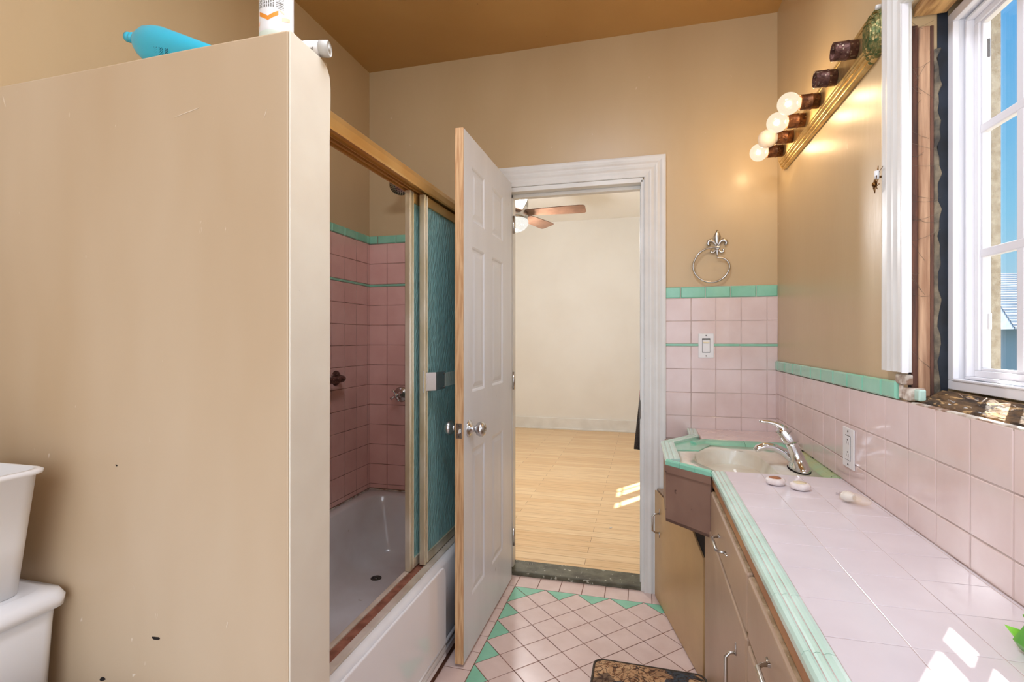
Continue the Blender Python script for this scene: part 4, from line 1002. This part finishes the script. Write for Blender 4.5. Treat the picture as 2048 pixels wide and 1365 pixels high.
# broken plaster and tile ends below the casing
bp_ = MB()
for (x0_,x1_,y0_,y1_,z0_,z1_) in ((.582,.600,1.362,1.410,1.128,1.152),(.585,.605,1.385,1.402,1.094,1.128),(.586,.62,1.352,1.385,1.092,1.122)):
    bp_.box(x0_,x1_,y0_,y1_,z0_,z1_)
bp_.build('broken_plaster', M_plaster, wr, bevel=.004)
# rough opening: studs, header, sill
mb = MB().box(.6015,.645,1.374,1.40,1.09,1.99)
st = MB().box(.6105,.6345,1.364,1.3719,1.10,1.955).build('trim_5', M_stud, bevel=.004, kind='structure', label='brown weathered window stud')
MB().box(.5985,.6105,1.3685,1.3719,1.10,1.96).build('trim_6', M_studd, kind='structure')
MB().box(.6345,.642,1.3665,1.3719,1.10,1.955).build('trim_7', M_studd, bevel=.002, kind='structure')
# torn building paper strip and membrane
mb = MB(); rings = []
for k in range(40):
    z = 1.10+k*.0205; w = .010+.006*math.sin(k*1.3)+.004*math.sin(k*3.1)
    rings.append([(.6405+w*.1, 1.3695-.002*math.sin(k), z), (.645+w*.5, 1.3640+.003*math.sin(k*1.7), z), (.648+w*.6, 1.3705, z)])
mb.loft(rings, smooth=False).build('building_paper', M_paper, wr)
MB().box(.650,.6695,1.3690,1.3719,1.09,1.985).build('membrane', M_navy, wr)
MB().box(.5925,.5985,1.3700,1.3719,1.09,1.995).build('slot_shade', M_dark, wr)  # dark strip coloured as the shade in the void beside the stud
hd = MB().box(.600,.665,.37,1.366,1.978,1.9995).build('trim_8', M_header, bevel=.003, kind='structure')
mb = MB(); random.seed(3); nY_ = 60
for r_ in range(5): pass
rings = []
for k in range(nY_+1):
    y_ = .37+(1.362-.37)*k/nY_; j = lambda s: random.uniform(-s, s)
    rings.append([(.602,y_,1.0885),(.603,y_,1.094+j(.002)),(.615,y_,1.099+j(.004)),(.628,y_,1.104+j(.005)),(.640,y_,1.111+j(.003)),(.655,y_,1.116+j(.002)),(.669,y_,1.1165),(.669,y_,1.0885)])
MB().loft(rings, smooth=False).build('rough_sill', M_sillw, wr)
# debris splinters
mb = MB()
for k in range(14):
    y_ = random.uniform(1.0,1.33); x_ = random.uniform(.61,.65); a = random.uniform(0,3); l = random.uniform(.008,.022)
    q = Vector((x_, y_, 1.112+random.uniform(0,.005))); mb.tube([q, q+Vector((math.cos(a)*l, math.sin(a)*l, random.uniform(-.002,.006)))], random.uniform(.0005,.0012), 5)
mb.build('splinters', M_plaster, wr, kind='stuff')
tag(MB().box(.597,.612,1.333,1.356,1.0935,1.120).build('tile_chip', M_greentrim, bevel=.003), 'loose mint green tile chip standing on the rough window sill', 'tile chip')
# cobweb threads
mb = MB(); random.seed(11)
for k in range(26):
    a = Vector((random.uniform(.592,.60), 1.366, random.uniform(1.2,1.98))); b = Vector((random.uniform(.61,.655), 1.364, a.z+random.uniform(-.05,.05)))
    mb.tube([a, (a+b)/2+Vector((0,-.003,-.004)), b], .00028, 4)
mb.build('cobweb', M_paper, wr, kind='stuff')
# vinyl window
wn_ = bpy.data.objects.new('window_1', None); C.objects.link(wn_); wn_.location = (.70, .87, 1.12); struct(wn_)
FY0, FY1, FZ0, FZ1 = .380, 1.3705, 1.1205, 1.972
def ring_frame(name, x0_, x1_, m0, wdt, mt=M_vinyl, par=wn_, bev=.0015):
    a, b, c, d = FY0+m0, FY1-m0, FZ0+m0*1.0, FZ1-m0
    mb = MB().box(x0_,x1_,a,b,c,c+wdt).box(x0_,x1_,a,b,d-wdt,d).box(x0_,x1_,a,a+wdt,c+wdt,d-wdt).box(x0_,x1_,b-wdt,b,c+wdt,d-wdt)
    return mb.build(name, mt, par, bevel=bev)
ring_frame('frame', .670, .734, 0, .020)
ring_frame('frame_bead', .668, .680, .020, .005)
ring_frame('frame_step', .690, .734, .025, .006)
ring_frame('sash', .704, .728, .031, .014)
ring_frame('glazing_bead', .709, .722, .045, .006)
gy0, gy1, gz0, gz1 = FY0+.045, FY1-.045, FZ0+.050, FZ1-.045
MB().box(.714,.717,gy0,gy1,gz0-.002,gz1+.002).build('glass_pane', M_glass, wn_)
mb = MB()
for z in (1.421, 1.692): mb.box(.708,.722,gy0,gy1,z-.0095,z+.0095)
for y_ in (1.206,1.05,.875,.70,.545): mb.box(.7085,.7215,y_-.010,y_+.010,gz0,gz1)
mb.build('muntins', M_vinyl, wn_, bevel=.002)
MB().box(.7175,.7225,1.318,1.327,1.845,1.885).build('latch_clip', M_screw, wn_, bevel=.001, label='grey latch clip')
MB().box(.7175,.7225,1.313,1.326,1.255,1.290).build('latch_clip', M_white, wn_, bevel=.001)
# ornament on the casing edge
orn = thing('curtain_ornament', (.568, 1.455, 1.64), 'small bronze flower ornament on a white anchor at the window casing edge', 'ornament')
oc = Vector((.560, 1.456, 1.622))
mb = MB()
for k in range(8):
    a = 2*PI*k/8+.25; d = Vector((0, math.cos(a), math.sin(a))); s_ = Vector((0,-d.z,d.y)); L3 = .016 if k % 2 else .021
    mb.tube([oc+d*.004, oc+d*L3*.6+s_*.0035-Vector((.002,0,0)), oc+d*L3, oc+d*L3*.6-s_*.0035-Vector((.002,0,0)), oc+d*.004], .0011, 6)
mb.sphere(oc-Vector((.003,0,0)), .006, 8); mb.build('flower', M_mould, orn)
MB().tube([(.562,1.456,1.634),(.562,1.456,1.655)], [.005,.006], 12).build('anchor', M_white, orn)
MB().tube([(.564,1.456,1.655),(.565,1.455,1.668)], [.002,.0008], 6).tube([(.566,1.452,1.652),(.567,1.434,1.660)], .0007, 6).tube([(.562,1.456,1.640),(.572,1.456,1.640)], .003).build('hook_pin', M_mould, orn)
kn = tag(MB().lathe([(.0065,0),(.0065,.016),(.005,.019),(0,.019)], (RIGHT-.0005,1.487,2.083), nX, 14).build('painted_peg', M_trim), 'tiny white painted peg at the upper left corner of the window casing', 'peg')

# ================================================================== FLOOR CUSHION
mt_ = thing('floor_cushion', (.02, 1.70, .0), 'floral tapestry floor cushion with dark piping beside the vanity', 'cushion')
def cush(z, g_, r=.03):
    x0_,x1_,y0_,y1_ = -.172-g_, .200+g_, 1.42-g_, 1.842+g_
    pts = rrect(x0_,x1_,y0_,y1_,r,z,5)
    return [(q[0], q[1]+ .02*(q[0]+.17)/.36*0, q[2]) for q in pts]
MB().loft([cush(.002,-.012), cush(.012,0), cush(.05,.003), cush(.074,.0), cush(.082,-.004), cush(.090,-.03), cush(.094,-.08,.04)]).build('cushion_body', M_tap, mt_)
for z in (.079,.010):
    c_ = cush(z, .001); MB().tube(c_+[c_[0]], .0040, 8, cap=False).build('piping', M_piping, mt_)

# ================================================================== OUTSIDE
nb_ = thing('neighbour_house', (9, 15, -3), 'grey shingled neighbouring house seen low through the window', 'house')
c0 = Vector((8.4, 14.8, 0))
MB().box(8.3,16,14.0,22,-3,1.55).build('house_wall', M_roofw, nb_)
mb = MB()
e0, e1 = Vector((7.9,13.6,1.45)), Vector((16,13.6,1.45)); r0, r1 = Vector((9.6,18,3.15)), Vector((16,18,3.15))
for k in range(22):
    f0, f1 = k/22, (k+1)/22
    a, b, c, d = e0.lerp(r0,f0), e1.lerp(r1,f0), e1.lerp(r1,f1), e0.lerp(r0,f1)
    mb.add([a+Vector((0,0,.05)), b+Vector((0,0,.05)), c, d, a, b], [(0,1,2,3),(4,5,1,0)])
mb.add([e0, r0, Vector((7.9,22.4,1.45))], [(0,1,2)]); mb.add([e0,e1,r1,r0],[(0,1,2,3)])
mb.build('shingle_roof', M_roof, nb_)
struct(MB().box(.8, 40, -15, 45, -3.2, -3).build('ground', mat('dry_ground', rgb(150,140,116), .9)))

# ================================================================== LIGHT
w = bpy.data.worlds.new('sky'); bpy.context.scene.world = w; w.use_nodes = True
nt = w.node_tree; N = nt.nodes; L = nt.links
tc = N.new('ShaderNodeTexCoord'); sp = N.new('ShaderNodeSeparateXYZ'); L.new(tc.outputs['Generated'], sp.inputs[0])
cr = N.new('ShaderNodeValToRGB'); e = cr.color_ramp
e.elements[0].position = 0; e.elements[0].color = rgb(190, 184, 172)
e.elements[1].position = .02; e.elements[1].color = rgb(150, 176, 188)
for p_, c_ in ((.18, rgb(110, 164, 192)), (.45, rgb(74, 140, 190)), (1, rgb(60, 120, 184))):
    k = e.elements.new(p_); k.color = c_
L.new(sp.outputs[2], cr.inputs[0])
# added white fill: brightens the unseen half of the sky behind the camera
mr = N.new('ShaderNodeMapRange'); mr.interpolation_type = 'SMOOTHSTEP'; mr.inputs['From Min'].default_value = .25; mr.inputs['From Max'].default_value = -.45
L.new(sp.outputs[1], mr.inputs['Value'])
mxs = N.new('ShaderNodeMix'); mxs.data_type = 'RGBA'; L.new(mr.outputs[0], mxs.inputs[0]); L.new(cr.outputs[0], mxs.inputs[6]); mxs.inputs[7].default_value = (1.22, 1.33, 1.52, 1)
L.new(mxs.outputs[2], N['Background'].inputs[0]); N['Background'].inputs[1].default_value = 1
sun = bpy.data.lights.new('sun', 'SUN'); sun.energy = 12; sun.angle = .009; sun.color = (1, .95, .87)
so = bpy.data.objects.new('sun', sun); C.objects.link(so)
so.rotation_euler = Vector((-.57, -.82, -1.11)).to_track_quat('-Z', 'Y').to_euler()
# added fill lamp under the ceiling, out of view, to even out the room
al = bpy.data.lights.new('ceiling_fill_light', 'AREA'); al.shape = 'DISK'; al.size = .6; al.energy = 12.5; al.color = (.90, .95, 1.07)
ao = bpy.data.objects.new('ceiling_fill_light', al); C.objects.link(ao); ao.location = (-.30, .80, CEIL-.03)
# globe light of the fan
ld = bpy.data.lights.new('fan_light', 'POINT'); ld.energy = 45; ld.color = (.98, .98, 1); ld.shadow_soft_size = .05
lo = bpy.data.objects.new('fan_light', ld); C.objects.link(lo); lo.location = (fc.x, fc.y, 2.10)

# ================================================================== CAMERA
cam = bpy.data.cameras.new('camera'); co = bpy.data.objects.new('camera', cam); C.objects.link(co)
co.location = (0, 0, 1.235); co.rotation_euler = (PI/2, 0, math.atan2(265.2, 1011.6))
cam.sensor_width = 36; cam.lens = 36*1011.6/2048; cam.shift_y = -(682.5-678.1)/2048
cam.clip_start = .02; cam.clip_end = 200
bpy.context.scene.camera = co
sc = bpy.context.scene
sc.view_settings.view_transform = 'Standard'; sc.view_settings.look = 'None'; sc.view_settings.gamma = 1
sc.view_settings.use_curve_mapping = False; sc.view_settings.exposure = .78
sc.cycles.max_bounces = 10; sc.cycles.diffuse_bounces = 6; sc.cycles.transparent_max_bounces = 12
